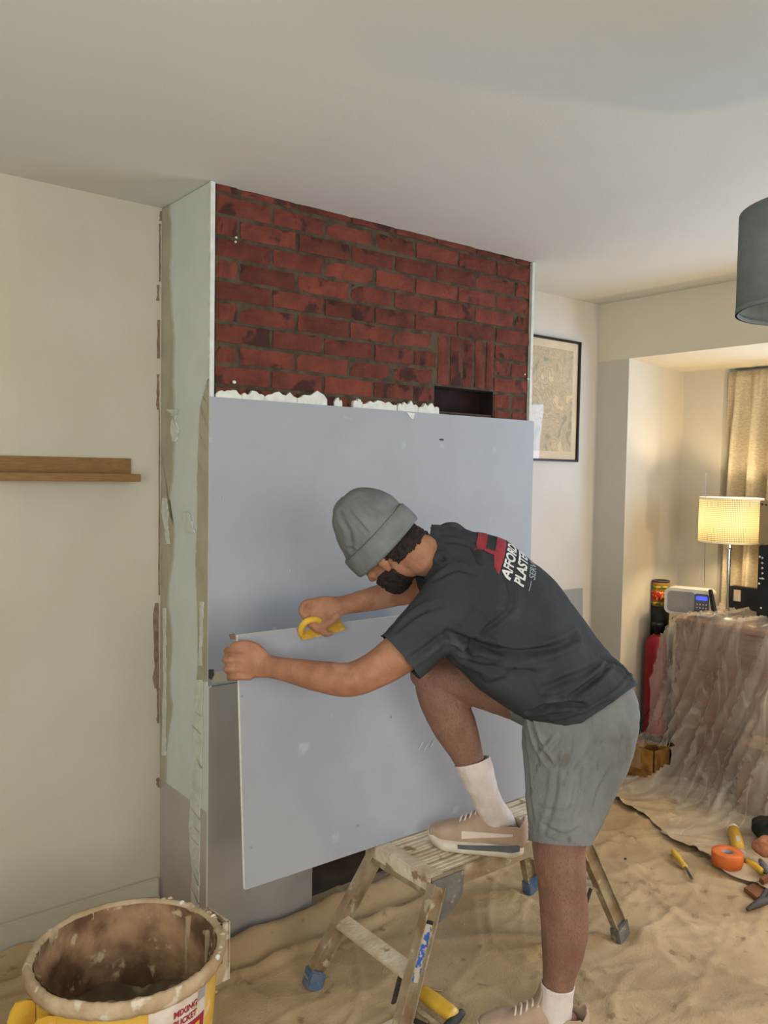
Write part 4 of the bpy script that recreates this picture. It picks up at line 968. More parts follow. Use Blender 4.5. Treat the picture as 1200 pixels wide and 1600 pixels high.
for (x, y) in ((1089, 1329), (977, 1344)):
    bm = bmesh.new(); ell(bm, onf(x, y, .008), .007, .006, .004, seg=8); tag(obj('debris_crumb', bm, dblack, None, True), 'small dark crumb of debris %s' % ('near the orange tape' if x > 1000 else 'left of the yellow knife'), 'debris')
# yellow-handled trowel by the platform leg
a, b = on(662, 1552, 'z', .05), on(708, 1586, 'z', .05)
yg = thing('grout_float', a, 'hand tool with yellow handle and black end on the dust sheet under the platform', 'hand tool')
bm = bmesh.new(); tube(bm, [a, mid(a, b, .5), b], [.021, .023, .021], 4, 18); obj('grip', bm, yelclean, yg, True)
bm = bmesh.new(); c0, c1, c2 = on(722, 1582, 'z', .045), on(705, 1600, 'z', .04), on(690, 1612, 'z', .03); tube(bm, [c0, c1, c2, on(668, 1606, 'z', .025), on(648, 1596, 'z', .02)], [.011, .015, .013, .010, .008], 5, 12); obj('black_strap', bm, dblack, yg, True)
bm = bmesh.new(); tube(bm, [on(640, 1566, 'z', .02), on(650, 1586, 'z', .02), on(668, 1600, 'z', .02)], .009, 5, 10); tube(bm, [on(650, 1560, 'z', .03), on(668, 1546, 'z', .05), on(690, 1548, 'z', .05)], .005, 5, 10); obj('metal_loop', bm, alum, yg, True)
bm = bmesh.new(); q = on(645, 1600, 'z', .016); box(bm, q-V((.10, .05, .004)), q+V((.06, .05, .004)), .002); obj('blade', bm, alum2, yg)

# ------------------------------------------------------------ the man
foot_p = on(866, 1590, 'z', .09)
man = thing('person', (foot_p.x, foot_p.y, 0), 'man in grey beanie, charcoal t-shirt and stained shorts, bent over a board', 'person')
def cam3(x, y, z): return cr*x+cu*y+cf*z            # right, up, away from the viewer
def Lat(phi, n2):                                   # wearer's left-to-right direction: away, turned towards image direction n2
    a = math.radians(phi); n = V(n2).normalized(); return cam3(n.x*math.sin(a), n.y*math.sin(a), math.cos(a))
body = bmesh.new()
AW = (0, 0, 1)
dep = cf
# torso
tors = [((905, 1112), 2.33, .150, .115, 12), ((868, 1045), 2.30, .140, .105, 15), ((803, 968), 2.29, .155, .115, 25), ((740, 908), 2.29, .175, .105, 30), ((704, 880), 2.29, .12, .075, 30)]
loft(body, [(at(*p, d), wl, s, Lat(ph, (.75, .66))) for p, d, wl, s, ph in tors], 5, 28)
# neck
loft(body, [(at(712, 886, 2.30), .075, .070, dep), (at(672, 868, 2.29), .062, .060, dep), (at(636, 868, 2.29), .058, .056, dep)], 4, 20)
# near (left) arm
ax_el = at(563, 1058, 2.125)
def arm(pts): loft(body, [(at(*p, d), r1, r2, dep) for p, d, r1, r2 in pts], 5, 20)
arm([((716, 945), 2.17, .062, .062), ((668, 985), 2.14, .058, .060), ((618, 1026), 2.12, .052, .053), ((580, 1050), 2.115, .044, .046), ((545, 1062), 2.13, .043, .044), ((500, 1057), 2.16, .040, .0405), ((455, 1048), 2.20, .033, .033), ((424, 1042), 2.225, .027, .030), ((405, 1038), 2.232, .022, .036)])
# far (right) arm
arm([((742, 872), 2.44, .060, .060), ((700, 898), 2.47, .054, .054), ((655, 918), 2.50, .046, .044), ((612, 928), 2.48, .042, .040), ((572, 938), 2.455, .036, .034), ((540, 945), 2.435, .027, .028), ((520, 950), 2.42, .022, .034)])
# left hand: fist closed round the board's edge
def finger(pts, r=.0092):
    tube(body, pts, [r*1.05]+[r]*(len(pts)-2)+[r*.85], 4, 12)
HD = 2.226
loft(body, [(at(412, 1038, HD+.006), .020, .036, dep), (at(398, 1036, HD), .018, .042, dep), (at(384, 1037, HD-.002), .016, .044, dep), (at(373, 1037, HD+.001), .012, .038, dep)], 4, 18)
ell(body, at(368, 1038, HD+.010), .016, .016, .020)
for i, (y, k) in enumerate(((1016, 0), (1030, .002), (1045, 0), (1058, -.003))):
    s = (-2, -4, -2, 2)[i]
    finger([at(392, y, HD-.004), at(375+s, y, HD-.008), at(362+s, y, HD+.000), at(356+s, y+1, HD+.024), at(360+s, y+1, HD+.046), at(371+s, y+2, HD+.056)], (.0098, .0103, .0100, .0088)[i])
finger([at(414, 1022, HD), at(402, 1011, HD-.004), at(388, 1006, HD-.004), at(372, 1007, HD-.004), at(363, 1010, HD-.002)], .0102)
# right hand: closed over the rasp's handle on the top edge of the board
RD = 2.405
loft(body, [(at(530, 948, RD+.014), .020, .030, dep), (at(514, 952, RD+.006), .018, .040, dep), (at(494, 955, RD), .017, .041, dep)], 4, 18)
for i, (x, y) in enumerate(((475, 946), (482, 957), (492, 966), (503, 972))):
    finger([at(x+16, y-6, RD-.004), at(x+2, y-4, RD-.016), at(x-4+i, y+8, RD-.026), at(x+3+i, y+19, RD-.020), at(x+12+i, y+17, RD-.006)], (.0096, .010, .0098, .0088)[i])
finger([at(528, 960, RD-.006), at(516, 972, RD-.020), at(504, 979, RD-.026), at(492, 980, RD-.024)], .0104)
# standing leg (left)
aK, hipL = at(880, 1368, 2.235), at(905, 1140, 2.27)
def P3(px, py, d): return at(px, py, d)
loft(body, [(P3(905, 1130, 2.27), .095, .100, dep), (P3(893, 1220, 2.25), .088, .090, dep), (P3(874, 1310, 2.235), .074, .073, dep), (P3(877, 1362, 2.23), .066, .066, dep), (P3(879, 1395, 2.235), .062, .064, dep), (P3(882, 1440, 2.245), .062, .064, dep), (P3(880, 1480, 2.25), .056, .058, dep), (P3(873, 1530, 2.255), .043, .043, dep), (P3(868, 1580, 2.257), .036, .040, dep), (P3(866, 1600, 2.257), .036, .042, dep)], 5, 24)
for q_, rr in (((862, 1354), .034), ((858, 1376), .028)): ell(body, P3(*q_, 2.215), rr, rr, rr*1.2)        # kneecap, faces away to the left
# standing foot
ftL = V((-.70, .71, 0)).normalized()
def foot(body, heel, d, z):
    h = V((heel.x, heel.y, z))
    loft(body, [(h+d*.0+V((0, 0, .04)), .032, .035, d.cross(V((0, 0, 1)))), (h+d*.08+V((0, 0, .045)), .034, .038, d.cross(V((0, 0, 1)))), (h+d*.15+V((0, 0, .028)), .034, .020, d.cross(V((0, 0, 1)))), (h+d*.20+V((0, 0, .022)), .028, .012, d.cross(V((0, 0, 1))))], 4, 16)
heelL = V((foot_p.x, foot_p.y, 0))-ftL*.048
foot(body, heelL, ftL, .03)
# raised leg (right)
ftR = V((-.59, .81, 0)).normalized()
heelR = on(790, 1333, 'z', .42); heelR = on(818, 1338, 'z', PZ); heelR = V((heelR.x, heelR.y, PZ))+ftR*.035
kR = (680, 1062)
loft(body, [(P3(880, 1100, 2.43), .095, .095, dep), (P3(810, 1082, 2.43), .088, .082, dep), (P3(745, 1066, 2.42), .076, .070, dep), (P3(700, 1056, 2.41), .068, .062, dep), (P3(676, 1056, 2.41), .060, .052, dep)], 5, 24)
ankR = P3(773, 1285, 2.503)
loft(body, [(P3(676, 1052, 2.41), .058, .055, dep), (P3(685, 1085, 2.415), .060, .062, dep), (P3(706, 1125, 2.43), .060, .066, dep), (P3(722, 1160, 2.44), .052, .055, dep), (P3(737, 1195, 2.45), .042, .042, dep), (P3(757, 1240, 2.482), .034, .036, dep), (ankR, .030, .038, dep), (P3(780, 1305, 2.507), .026, .04, dep)], 5, 24)
ell(body, P3(662, 1052, 2.40), .040, .040, .046)
foot(body, heelR+ftR*.01, ftR, PZ+.03)
# head
Fh = cam3(-.58, -.60, .56).normalized(); Uh = cam3(-.72, .70, 0); Uh = (Uh-Fh*Uh.dot(Fh)).normalized(); Lh = Uh.cross(Fh).normalized()
H0 = at(606, 856, 2.27); HA = (Fh, Lh, Uh)
def hp(x, y, z): return H0+Fh*x+Lh*y+Uh*z
def he(c, r, seg=20): ell(body, hp(*c), *r, ax=HA, seg=seg)
he((-.004, 0, .020), (.098, .077, .096)); he((.030, 0, -.035), (.062, .062, .070)); he((.050, 0, -.080), (.040, .044, .034)); he((.058, 0, -.092), (.026, .028, .022))
he((.082, 0, .012), (.018, .055, .014)); he((-.02, 0, -.05), (.055, .055, .06))
loft(body, [(hp(.088, 0, .006), .008, .010, Lh), (hp(.104, 0, -.018), .012, .012, Lh), (hp(.112, 0, -.034), .015, .012, Lh)], 3, 12)
he((.092, .012, -.036), (.010, .009, .008)); he((.092, -.012, -.036), (.010, .009, .008))
he((.088, 0, -.058), (.010, .024, .006)); he((.086, 0, -.068), (.010, .021, .007))
he((.062, .036, -.018), (.026, .022, .020)); he((.062, -.036, -.018), (.026, .022, .020))
for s in (1, -1): loft(body, [(hp(-.012, s*.076, .012), .010, .005, Fh), (hp(-.018, s*.086, .0), .017, .007, Fh), (hp(-.014, s*.085, -.022), .015, .007, Fh), (hp(-.006, s*.076, -.042), .008, .005, Fh)], 4, 12)
# neck joins the skull
loft(body, [(hp(-.045, 0, -.02), .055, .055, Lh), (hp(-.060, 0, -.075), .056, .056, Lh), (at(672, 868, 2.29), .060, .060, Lh)], 4, 20)
bme = union(body, .0042, 3)
# skin: hands and head one tone, legs another, chosen by where the body is
tree = bvh(bme)
wobble(bme, .0012, 40)
bo_ = link('body', bme, [skinm, legskin], man, True)
rl = root_loc(man)
for p in bme.polygons:
    c = p.center+rl
    if c.z < .80 or ((c-CAM).dot(cf) > 2.32 and c.z < 1.04): p.material_index = 1
# beard, hair: shells grown out of the head surface
def shell(name, test, off, mat, sc=130, amp=.005):
    bm = bmesh.new(); bm.from_mesh(bme)
    for v in bm.verts: v.co = v.co+rl
    dl = []
    for f in bm.faces:
        c = f.calc_center_median()-H0; q = V((c.dot(Fh), c.dot(Lh), c.dot(Uh)))
        if c.length > .2 or not test(q): dl.append(f)
    bmesh.ops.delete(bm, geom=dl, context='FACES')
    bm.normal_update()
    for v in bm.verts: v.co += v.normal*(off+amp*noise.noise(v.co*sc))
    bmesh.ops.solidify(bm, geom=bm.faces[:], thickness=off+.002)
    return obj(name, bm, mat, man, True)
shell('beard', lambda q: (q.x > -.002 and -.13 < q.z < -.036-.25*max(0, .03-abs(q.y))-(.25*max(0, q.x-.045)) and not (abs(q.y) < .022 and -.062 < q.z < -.050 and q.x > .07)) and q.x < .12, .005, hairm)
shell('hair', lambda q: (q.x < -.03 and -.048+.012*noise.noise(q*60) < q.z < .03) or (abs(q.y) > .055 and -.03 < q.z < .03 and -.035 < q.x < .018 and False), .006, hairm)
for s in (1, -1):
    bm = bmesh.new(); ell(bm, hp(.081, s*.032, -.006), .011, .012, .009, ax=HA, seg=12); obj('eye', bm, sockm, man, True)
    bm = bmesh.new(); loft(bm, [(hp(.094, s*.018, .012), .004, .003, Uh), (hp(.092, s*.034, .017), .005, .003, Uh), (hp(.080, s*.052, .012), .003, .003, Uh)], 3, 8); obj('eyebrow', bm, hairm, man, True)
# beanie
bn = bmesh.new()
def hring(x, z, a, b): return (hp(x, 0, z), b, a, Lh)
loft(bn, [hring(-.002, .002, .110, .092), hring(-.003, .035, .113, .094), hring(-.008, .065, .108, .092), hring(-.006, .100, .102, .090), hring(.0, .134, .088, .078), hring(.008, .162, .060, .055), hring(.012, .176, .026, .026)], 5, 32, cap=.3)
bnm = union(bn, .0045, 2)
co_, no_ = hp(0, 0, .004), -Uh
wobble(bnm, .005, 14, seed=3)
folds(bnm, [([(545, 798), (560, 815), (575, 833)], .004, -.006), ([(575, 850), (600, 830), (620, 800)], .006, -.006), ([(620, 805), (634, 830), (640, 845)], .006, -.004), ([(530, 800), (545, 830), (550, 860)], .008, -.005), ([(560, 780), (580, 800), (600, 805)], .007, .005), ([(520, 840), (540, 855), (575, 868)], .006, -.003)])
X_ = vcos(bnm); hh = (X_-np.array(H0))@np.array(Uh); an = np.arctan2((X_-np.array(H0))@np.array(Lh), (X_-np.array(H0))@np.array(Fh)); N_ = vnor(bnm)
setco(bnm, X_+N_*(.0009*np.sin(an*64)*(hh > .05))[:, None])
cut_open(bnm, co_, no_, .5)
bq = link('beanie', bnm, beaniem, man, True); bq['label'] = 'grey knitted beanie with turned-up cuff'
bm = bmesh.new(); segn = 96; prof = ((.0, -.006), (.0065, -.008), (.0095, .0), (.010, .028), (.0075, .050), (.003, .054), (.0, .050))
rings = []
for k in range(segn):
    a = 2*math.pi*k/segn; row = []
    for o_, z in prof:
        rx, ry = .1105+o_, .0925+o_
        row.append(bm.verts.new(hp(-.002+(rx+.0008*math.sin(a*60))*math.cos(a), (ry+.0008*math.sin(a*60))*math.sin(a), z+.003+.003*math.sin(a*2+1))))
    rings.append(row)
for i in range(segn):
    A, Bq = rings[i], rings[(i+1) % segn]; n = len(prof)
    for k in range(n): bm.faces.new((A[k], A[(k+1) % n], Bq[(k+1) % n], Bq[k]))
bmesh.ops.recalc_face_normals(bm, faces=bm.faces[:])
obj('cuff', bm, beaniem, bq, True)

# t-shirt
ts = bmesh.new()
ell(ts, at(706, 843, 2.33), .052, .052, .050)
stn = [((650, 862), 2.29, .075, .068, 25), ((676, 866), 2.29, .092, .078, 28), ((702, 878), 2.29, .150, .092, 30), ((738, 905), 2.29, .200, .118, 31), ((770, 935), 2.285, .198, .130, 30), ((805, 968), 2.285, .185, .145, 25), ((838, 1005), 2.29, .178, .142, 20), ((872, 1048), 2.29, .172, .134, 14), ((925, 1095), 2.30, .178, .128, 10), ((960, 1135), 2.32, .178, .125, 8)]
loft(ts, [(at(*p, d), wl, s, Lat(ph, (.75, .66))) for p, d, wl, s, ph in stn], 5, 36, cap=.2)
loft(ts, [(at(712, 960, 2.17), .10, .092, dep), (at(760, 1020, 2.22), .11, .085, dep), (at(822, 1072, 2.27), .13, .080, dep), (at(885, 1105, 2.29), .14, .075, dep)], 5, 24)      # front of the shirt hanging
loft(ts, [(at(735, 915, 2.21), .080, .092, dep), (at(705, 948, 2.165), .078, .092, dep), (at(668, 985, 2.14), .072, .082, dep), (at(632, 1020, 2.12), .068, .076, dep), (at(604, 1042, 2.11), .066, .074, dep)], 5, 24)
loft(ts, [(at(745, 868, 2.42), .078, .078, dep), (at(705, 895, 2.46), .070, .068, dep), (at(672, 912, 2.49), .064, .060, dep)], 5, 20)
tsm = union(ts, .0052, 5)
cut_open(tsm, at(626, 1026, 2.115), (at(600, 1045, 2.11)-at(660, 992, 2.135)).normalized(), .16)
def pixplane(a, b, side):
    ra, rb = (at(*a, 1)-CAM), (at(*b, 1)-CAM); n_ = ra.cross(rb).normalized(); q_ = at(*side, 1)-CAM
    return n_ if n_.dot(q_) > 0 else -n_
cut_open(tsm, at(992, 1072, 2.3), pixplane((992, 1072), (905, 1132), (960, 1150)), .32, center=at(950, 1130, 2.3))
cut_open(tsm, at(905, 1130, 2.3), pixplane((905, 1132), (850, 1138), (880, 1180)), .34, center=at(890, 1150, 2.27))
cut_open(tsm, at(668, 862, 2.29), pixplane((672, 800), (655, 912), (600, 860)), .16, center=at(655, 862, 2.29))
wobble(tsm, .007, 8, seed=1); wobble(tsm, .0035, 16, (1, 1, .6), seed=6); wobble(tsm, .0014, 45, seed=9)
folds(tsm, [(a_, w_*.85, m_*1.7) for a_, w_, m_ in [
    ([(700, 990), (735, 1003), (790, 1018), (850, 1016), (900, 996), (930, 975)], .011, -.014),
    ([(735, 1000), (770, 975), (800, 950)], .008, -.006), ([(700, 1050), (725, 1020), (742, 1003)], .009, -.010),
    ([(910, 985), (935, 975), (955, 1010), (968, 1030)], .009, -.010), ([(890, 1090), (925, 1065), (950, 1040)], .008, -.011),
    ([(825, 1112), (860, 1102), (895, 1100), (915, 1104)], .008, -.012), ([(850, 1075), (885, 1062), (930, 1040), (950, 1015)], .010, -.007),
    ([(668, 850), (700, 845), (735, 855), (750, 880)], .009, -.006), ([(672, 830), (705, 822), (740, 830)], .009, -.006), ([(664, 880), (690, 872), (715, 885)], .008, -.006),
    ([(680, 905), (710, 890), (740, 895)], .009, -.005), ([(620, 985), (650, 960), (690, 945)], .009, -.005), ([(640, 1030), (670, 1010), (700, 985)], .010, -.006),
    ([(790, 900), (800, 930), (795, 950)], .010, -.004), ([(880, 900), (900, 950), (930, 985)], .012, .006), ([(860, 1125), (910, 1110), (955, 1085), (985, 1055)], .006, .005),
    ([(940, 1030), (965, 1040), (985, 1060)], .008, -.008), ([(760, 1060), (800, 1040), (850, 1040)], .014, .007), ([(720, 1030), (770, 1045), (830, 1050)], .010, -.005)]])
ttree = bvh(tsm)
tee = link('t_shirt', tsm, teem, man, True); tee['label'] = 'charcoal t-shirt printed in red and white across the back'
md = tee.modifiers.new('s', 'SOLIDIFY'); md.thickness = .0035; md.offset = -1
# print across the shoulders: letters pressed onto the cloth
def hit(px, py):
    for k in range(30):
        h = ttree.ray_cast(CAM, (at(px-k*1.5, py+k*1.5, 1)-CAM).normalized())
        if h[0] is not None: return h[0]
pa = hit(796, 908); 
RX = (hit(807, 856)-pa).normalized()                  # reading direction: wearer's left to right
back = (hit(860, 925)-hit(790, 850)).normalized()       # down the back
DY = (-back+RX*back.dot(RX)).normalized(); NO = RX.cross(DY).normalized()
if NO.dot(cf) > 0: NO = -NO
def stick(me, org, mat, name, off=.0022, sub=False):
    bm = bmesh.new(); bm.from_mesh(me); bmesh.ops.triangulate(bm, faces=bm.faces[:])
    for _ in range(3):
        es = [e for e in bm.edges if e.calc_length() > .010]
        if not es: break
        bmesh.ops.subdivide_edges(bm, edges=es, cuts=1)
        bmesh.ops.triangulate(bm, faces=bm.faces[:])
    bad = []
    for v in bm.verts:
        p = org+RX*v.co.x+DY*v.co.y; h = ttree.ray_cast(p+NO*.25, -NO, .5)
        if h[0] is None: bad.append(v)
        else: v.co = h[0]+(h[1] if h[1].dot(NO) > 0 else -h[1])*off
    bmesh.ops.delete(bm, geom=bad, context='VERTS')
    return obj(name, bm, mat, tee)
org = pa
TW = .27
def fit_text(s, size, wdt, x, y, mat, name, bold=.0012, shear=.0):
    me = text_mesh(s, size, bold, shear); X_ = vcos(me); k = wdt/(X_[:, 0].max()-X_[:, 0].min())
    for v in me.vertices: v.co.x = (v.co.x-X_[:, 0].min())*k+x; v.co.y += y
    return stick(me, org, mat, name)
fit_text('AFFORDABLE', .040, TW, 0, 0, whiteprint, 'lettering')
fit_text('PLASTERING', .040, TW, 0, -.038, whiteprint, 'lettering')
fit_text('SERVICES', .026, TW*.62, TW*.19, -.066, dimprint, 'lettering', .0004)
def bar(pts, mat, name):
    bm = bmesh.new(); vs = [bm.verts.new((x, y, 0)) for x, y in pts]; bm.faces.new(vs); me = bpy.data.meshes.new('b'); bm.to_mesh(me); bm.free(); return stick(me, org, mat, name, .0018)
bar([(0, -.0575), (TW*.15, -.0575), (TW*.15, -.0555), (0, -.0555)], dimprint, 'thin_line')
bar([(TW*.85, -.0575), (TW, -.0575), (TW, -.0555), (TW*.85, -.0555)], dimprint, 'thin_line')
em = bar([(.0, .033), (.20, .033), (.20, .060), (.055, .060), (.055, .060), (.018, .052)], redprint, 'red_emblem')
bar([(.075, .085), (.20, .085), (.20, .112), (.060, .112), (.060, .095)], redprint, 'red_emblem')
bar([(.062, .058), (.082, .058), (.082, .088), (.062, .088)], redprint, 'red_emblem')
# shorts
sh_ = bmesh.new()
loft(sh_, [(at(930, 1075, 2.33), .150, .105, Lat(10, (.75, .66))), (at(915, 1105, 2.33), .172, .128, Lat(8, (.8, .6))), (at(905, 1140, 2.33), .172, .140, Lat(5, (1, 0)))], 4, 30)
ell(sh_, at(930, 1112, 2.25), .118, .118, .122); ell(sh_, at(932, 1112, 2.40), .115, .115, .115)
loft(sh_, [(at(908, 1120, 2.26), .115, .158, dep), (at(903, 1165, 2.255), .112, .152, dep), (at(893, 1215, 2.25), .108, .130, dep), (at(882, 1262, 2.24), .102, .108, dep), (at(873, 1318, 2.232), .094, .080, dep), (at(870, 1345, 2.23), .092, .078, dep)], 5, 30, cap=.2)
loft(sh_, [(at(890, 1105, 2.43), .105, .110, dep), (at(840, 1092, 2.43), .100, .092, dep), (at(800, 1082, 2.425), .094, .080, dep), (at(765, 1074, 2.42), .092, .078, dep)], 5, 26, cap=.2)
shm = union(sh_, .0052, 5)
cut_open(shm, at(873, 1316, 2.232), (pixplane((828, 1308), (918, 1318), (870, 1400))+cam3(0, -1, -.25)).normalized(), .18, center=at(872, 1340, 2.23))
cut_open(shm, at(785, 1080, 2.42), cam3(-1, -.25, 0), .16, center=at(765, 1074, 2.42))
wobble(shm, .006, 8, seed=11); wobble(shm, .002, 26, seed=12); wobble(shm, .001, 70, seed=14)
folds(shm, [([(828, 1120), (838, 1155), (850, 1180), (862, 1195)], .006, -.012), ([(846, 1178), (856, 1165), (868, 1150)], .006, .009), ([(818, 1150), (825, 1210), (832, 1280)], .008, -.006),
            ([(905, 1190), (900, 1240), (885, 1290)], .008, -.005), ([(870, 1190), (865, 1250), (850, 1300)], .007, -.005), ([(960, 1120), (975, 1150), (970, 1180)], .010, -.006), ([(850, 1290), (880, 1305), (905, 1295)], .006, -.006),
            ([(930, 1160), (915, 1190), (890, 1215)], .009, -.005), ([(832, 1300), (870, 1308), (915, 1306)], .0035, .004), ([(840, 1260), (870, 1270), (900, 1262)], .007, -.004), ([(955, 1200), (935, 1240), (925, 1290)], .008, -.005)])
sho = link('shorts', shm, shortm, man, True); sho['label'] = 'grey jersey shorts stained with plaster'
md = sho.modifiers.new('s', 'SOLIDIFY'); md.thickness = .004; md.offset = -1
stree = bvh(shm)
bm = bmesh.new(); pts = []
for x, y in ((838, 1145), (846, 1168), (852, 1180), (861, 1194)):
    h = stree.ray_cast(CAM+rl*0, (at(x, y, 1)-CAM).normalized())
    pass
# (the mesh is stored relative to the man, so shift the ray too)
pts = []
for x, y in ((846, 1152), (845, 1166), (853, 1172), (857, 1182), (862, 1194)):
    h = stree.ray_cast(CAM, (at(x, y, 1)-CAM).normalized())
    if h[0] is not None: pts.append(h[0]+h[1]*.001)
if len(pts) > 2: tube(bm, pts, .0028, 4, 8); obj('pocket_hem', bm, shortm, sho, True)
else: bm.free()
# socks
def sock(stn_, name='sock'):
    bm = bmesh.new(); loft(bm, stn_, 6, 28, cap=.15); me = union(bm, .004, 2); wobble(me, .0022, 22, seed=3); wobble(me, .001, 90, (1, 1, .3), seed=5)
    return me
me = sock([(P3(735, 1180, 2.45), .057, .056, dep), (P3(748, 1215, 2.470), .052, .050, dep), (P3(762, 1252, 2.487), .040, .042, dep), (P3(777, 1280, 2.503), .038, .048, dep), (P3(783, 1298, 2.508), .032, .052, dep), (P3(785, 1312, 2.51), .028, .050, dep)])
cut_open(me, P3(735, 1190, 2.45), (pixplane((712, 1198), (758, 1182), (730, 1150))+cam3(0, .2, -.15)).normalized(), .12); s1 = link('sock', me, sockm, man, True); s1.modifiers.new('s', 'SOLIDIFY').thickness = .004
me = sock([(P3(872, 1534, 2.255), .046, .046, dep), (P3(869, 1560, 2.256), .044, .045, dep), (P3(866, 1592, 2.257), .044, .048, dep), (P3(864, 1612, 2.257), .044, .050, dep)])
cut_open(me, P3(872, 1538, 2.255), cam3(.1, 1, 0), .12, center=P3(872, 1530, 2.255)); s2 = link('sock', me, sockm, man, True); s2.modifiers.new('s', 'SOLIDIFY').thickness = .004
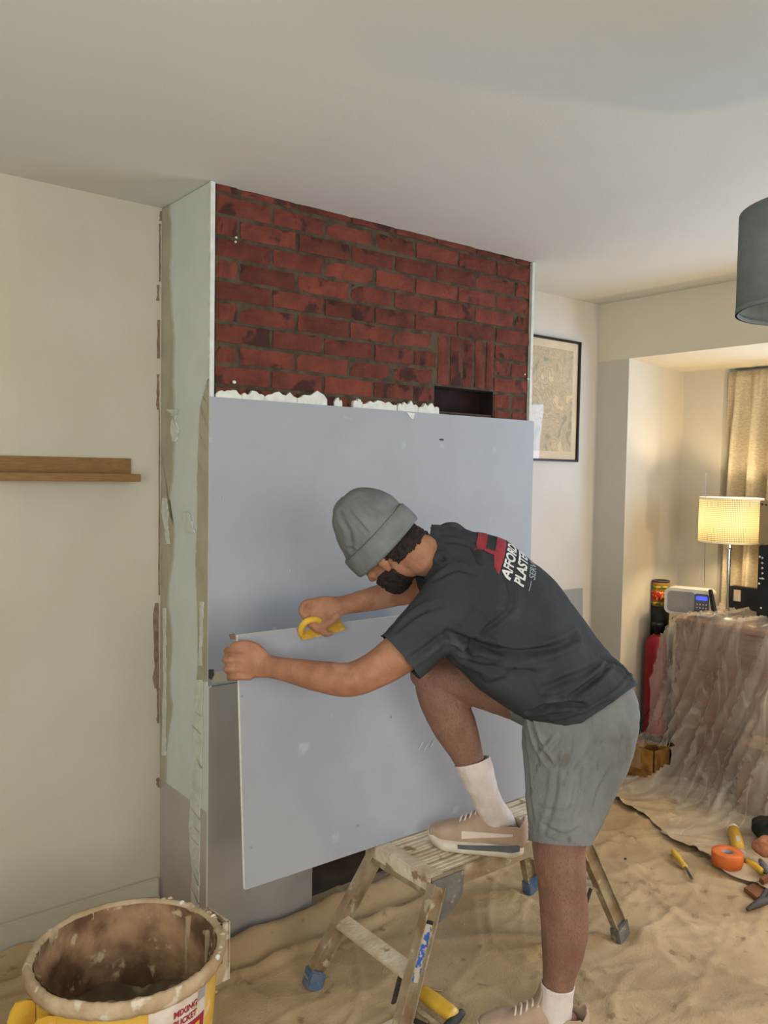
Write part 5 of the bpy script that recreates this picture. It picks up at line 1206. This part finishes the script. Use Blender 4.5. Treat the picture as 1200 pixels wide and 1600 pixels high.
# shoes
def shoe(heel, d, z0):
    """heel: back of the sole on the ground; d: towards the toe"""
    s = V((-d.y, d.x, 0))          # wearer's left
    O = V((heel.x, heel.y, z0)); LN = .292
    def Q(x, y, z): return O+d*x+s*y+V((0, 0, z))
    # outline half widths along the length
    def hw(t): return .5*(.078+.026*math.sin(max(0, min(1, (t-.25)/.7))*math.pi*.75))*min(1, (max(1e-4, t*9))**.5)*min(1, (max(1e-4, (1-t)*5.5))**.5)
    bm = bmesh.new(); n = 44; rings = []
    for k in range(n+1):
        t = .5-.5*math.cos(math.pi*k/n); h = max(.002, hw(t)); x = t*LN
        lift = .020*max(0, (t-.78)/.22)**1.8+.006*max(0, (.1-t)/.1)
        th = .040-.012*t
        fl = .005
        rings.append([bm.verts.new(Q(x, yy, zz)) for yy, zz in ((-h*.9, lift), (-h-fl*.6, lift+.006), (-h-fl, lift+th*.6), (-h, lift+th), (h, lift+th), (h+fl, lift+th*.6), (h+fl*.6, lift+.006), (h*.9, lift))])
    for a, b in zip(rings, rings[1:]):
        for i in range(8): bm.faces.new((a[i], a[(i+1) % 8], b[(i+1) % 8], b[i]))
    bm.faces.new(rings[0]); bm.faces.new(rings[-1][::-1]); bmesh.ops.recalc_face_normals(bm, faces=bm.faces[:])
    up = bmesh.new()
    sec = [(.03, .032, .106), (.10, .040, .104), (.20, .043, .092), (.32, .043, .096), (.42, .042, .104), (.55, .043, .080), (.70, .046, .062), (.84, .042, .050), (.95, .028, .038)]
    loft(up, [(Q(t*LN, 0, .020+(h)/2), w_, h/2, s) for t, w_, h in sec], 5, 26, cap=.6, e=2.4)
    um = union(up, .004, 3)
    cut_open(um, Q(.20*LN, 0, .097), (d*.02+V((0, 0, 1))).normalized(), .055, center=Q(.19*LN, 0, .118))
    wobble(um, .0012, 40, seed=2)
    sh = thing_part = link('shoe', um, shoem, man, True); sh.modifiers.new('s', 'SOLIDIFY').thickness = .003
    obj('sole', bm, solem, sh, True)
    # grey midsole wedge, stripe, tongue, laces, heel tab
    tr_ = bvh(um); 
    for sd_ in (1, -1):
        bm = bmesh.new(); pv = None
        for k in range(19):
            t = .03+.62*k/18; h = hw(t)+.0056; z1 = .024+.016*(1-t*1.3); z0_ = .022-.006*t
            q = [bm.verts.new(Q(t*LN, sd_*yy, zz)) for yy, zz in ((h, z0_), (h, max(z0_+.001, z1+.003)), (h-.003, max(z0_+.001, z1+.003)), (h-.003, z0_))]
            if pv:
                for i in range(4): bm.faces.new((pv[i], pv[(i+1) % 4], q[(i+1) % 4], q[i]))
            pv = q
        bmesh.ops.recalc_face_normals(bm, faces=bm.faces[:]); obj('midsole_wedge', bm, shoegrey, sh)
        # curved pale side stripe
        bm = bmesh.new(); pv = None
        for k in range(25):
            t = .10+.52*k/24; zc = .078-.060*(k/24)**1.0 + .012*math.sin(k/24*3.1); zc = .074-.018*(k/24) ; wd = .003+.009*(k/24)
            rr_ = []
            for zz in (zc-wd, zc+wd):
                o_ = Q(t*LN, sd_*.09, zz); h = sh_tree.ray_cast(o_, s*(-sd_)) if False else tr_shoe.ray_cast(o_-root_loc(man), s*(-sd_))
                rr_.append((h[0]+root_loc(man)+s*sd_*.0016) if h[0] is not None else None)
            if None in rr_: pv = None; continue
            q = [bm.verts.new(p) for p in rr_]+[bm.verts.new(p-s*sd_*.002) for p in reversed(rr_)]
            if pv:
                for i in range(4): bm.faces.new((pv[i], pv[(i+1) % 4], q[(i+1) % 4], q[i]))
            pv = q
        bmesh.ops.recalc_face_normals(bm, faces=bm.faces[:]); obj('side_stripe', bm, shoelite, sh)
    bm = bmesh.new(); loft(bm, [(Q(.62*LN, 0, .082), .020, .004, s), (Q(.50*LN, 0, .104), .024, .005, s), (Q(.44*LN, 0, .132), .028, .006, s), (Q(.415*LN, 0, .160), .024, .005, s)], 4, 14); obj('tongue', bm, shoem, sh, True)
    for k in range(5):
        t = .66-.052*k; zt_ = .086+.0085*k
        bm = bmesh.new(); tube(bm, [Q(t*LN, -.026, zt_-.012), Q((t-.01)*LN, -.012, zt_+.006), Q((t-.015)*LN, 0, zt_+.009), Q((t-.01)*LN, .012, zt_+.006), Q(t*LN, .026, zt_-.012)], .0030, 4, 8); obj('lace', bm, shoelite, sh, True)
    return sh
import types
_cut = cut_open
def cut_open(me, *a, **k):
    global tr_shoe
    r = _cut(me, *a, **k); return r
tr_shoe = None
_link = link
def link(name, me, mat, parent=None, smooth=False):
    global tr_shoe
    o = _link(name, me, mat, parent, smooth)
    if name == 'shoe': tr_shoe = bvh(me)
    return o
hR = on(818, 1338, 'z', PZ); shoe(V((hR.x, hR.y, 0)), ftR, PZ+.003)
shoe(V((foot_p.x, foot_p.y, 0))-ftL*.085, ftL, .012)
# the rasp in his right hand
rs = thing('hand_rasp', at(505, 985, 2.39), 'yellow hand rasp held in the man\'s right hand on the top edge of the board', 'hand tool')
a, b = at(468, 992, 2.375), at(536, 976, 2.445)
dr = (b-a).normalized(); nn = cam3(.1, .80, -.60); nn = (nn-dr*nn.dot(dr)).normalized(); ss = dr.cross(nn)
bm = bmesh.new(); obox(bm, a, b, ss*.022, nn*.004, .002); obj('rasp_bed', bm, yelclean, rs)
bm = bmesh.new(); tube(bm, [a+nn*.004+dr*.004, a+nn*.026+dr*.002, a+nn*.046+dr*.012, a+nn*.05+dr*.034, a+nn*.040+dr*.055, a+nn*.02+dr*.066, a+nn*.004+dr*.068], .0095, 5, 12); obj('loop_handle', bm, yelclean, rs, True)
bm = bmesh.new(); obox(bm, a+dr*.006-nn*.0045, b-dr*.006-nn*.0045, ss*.018, nn*.0008); obj('blade', bm, alum, rs)
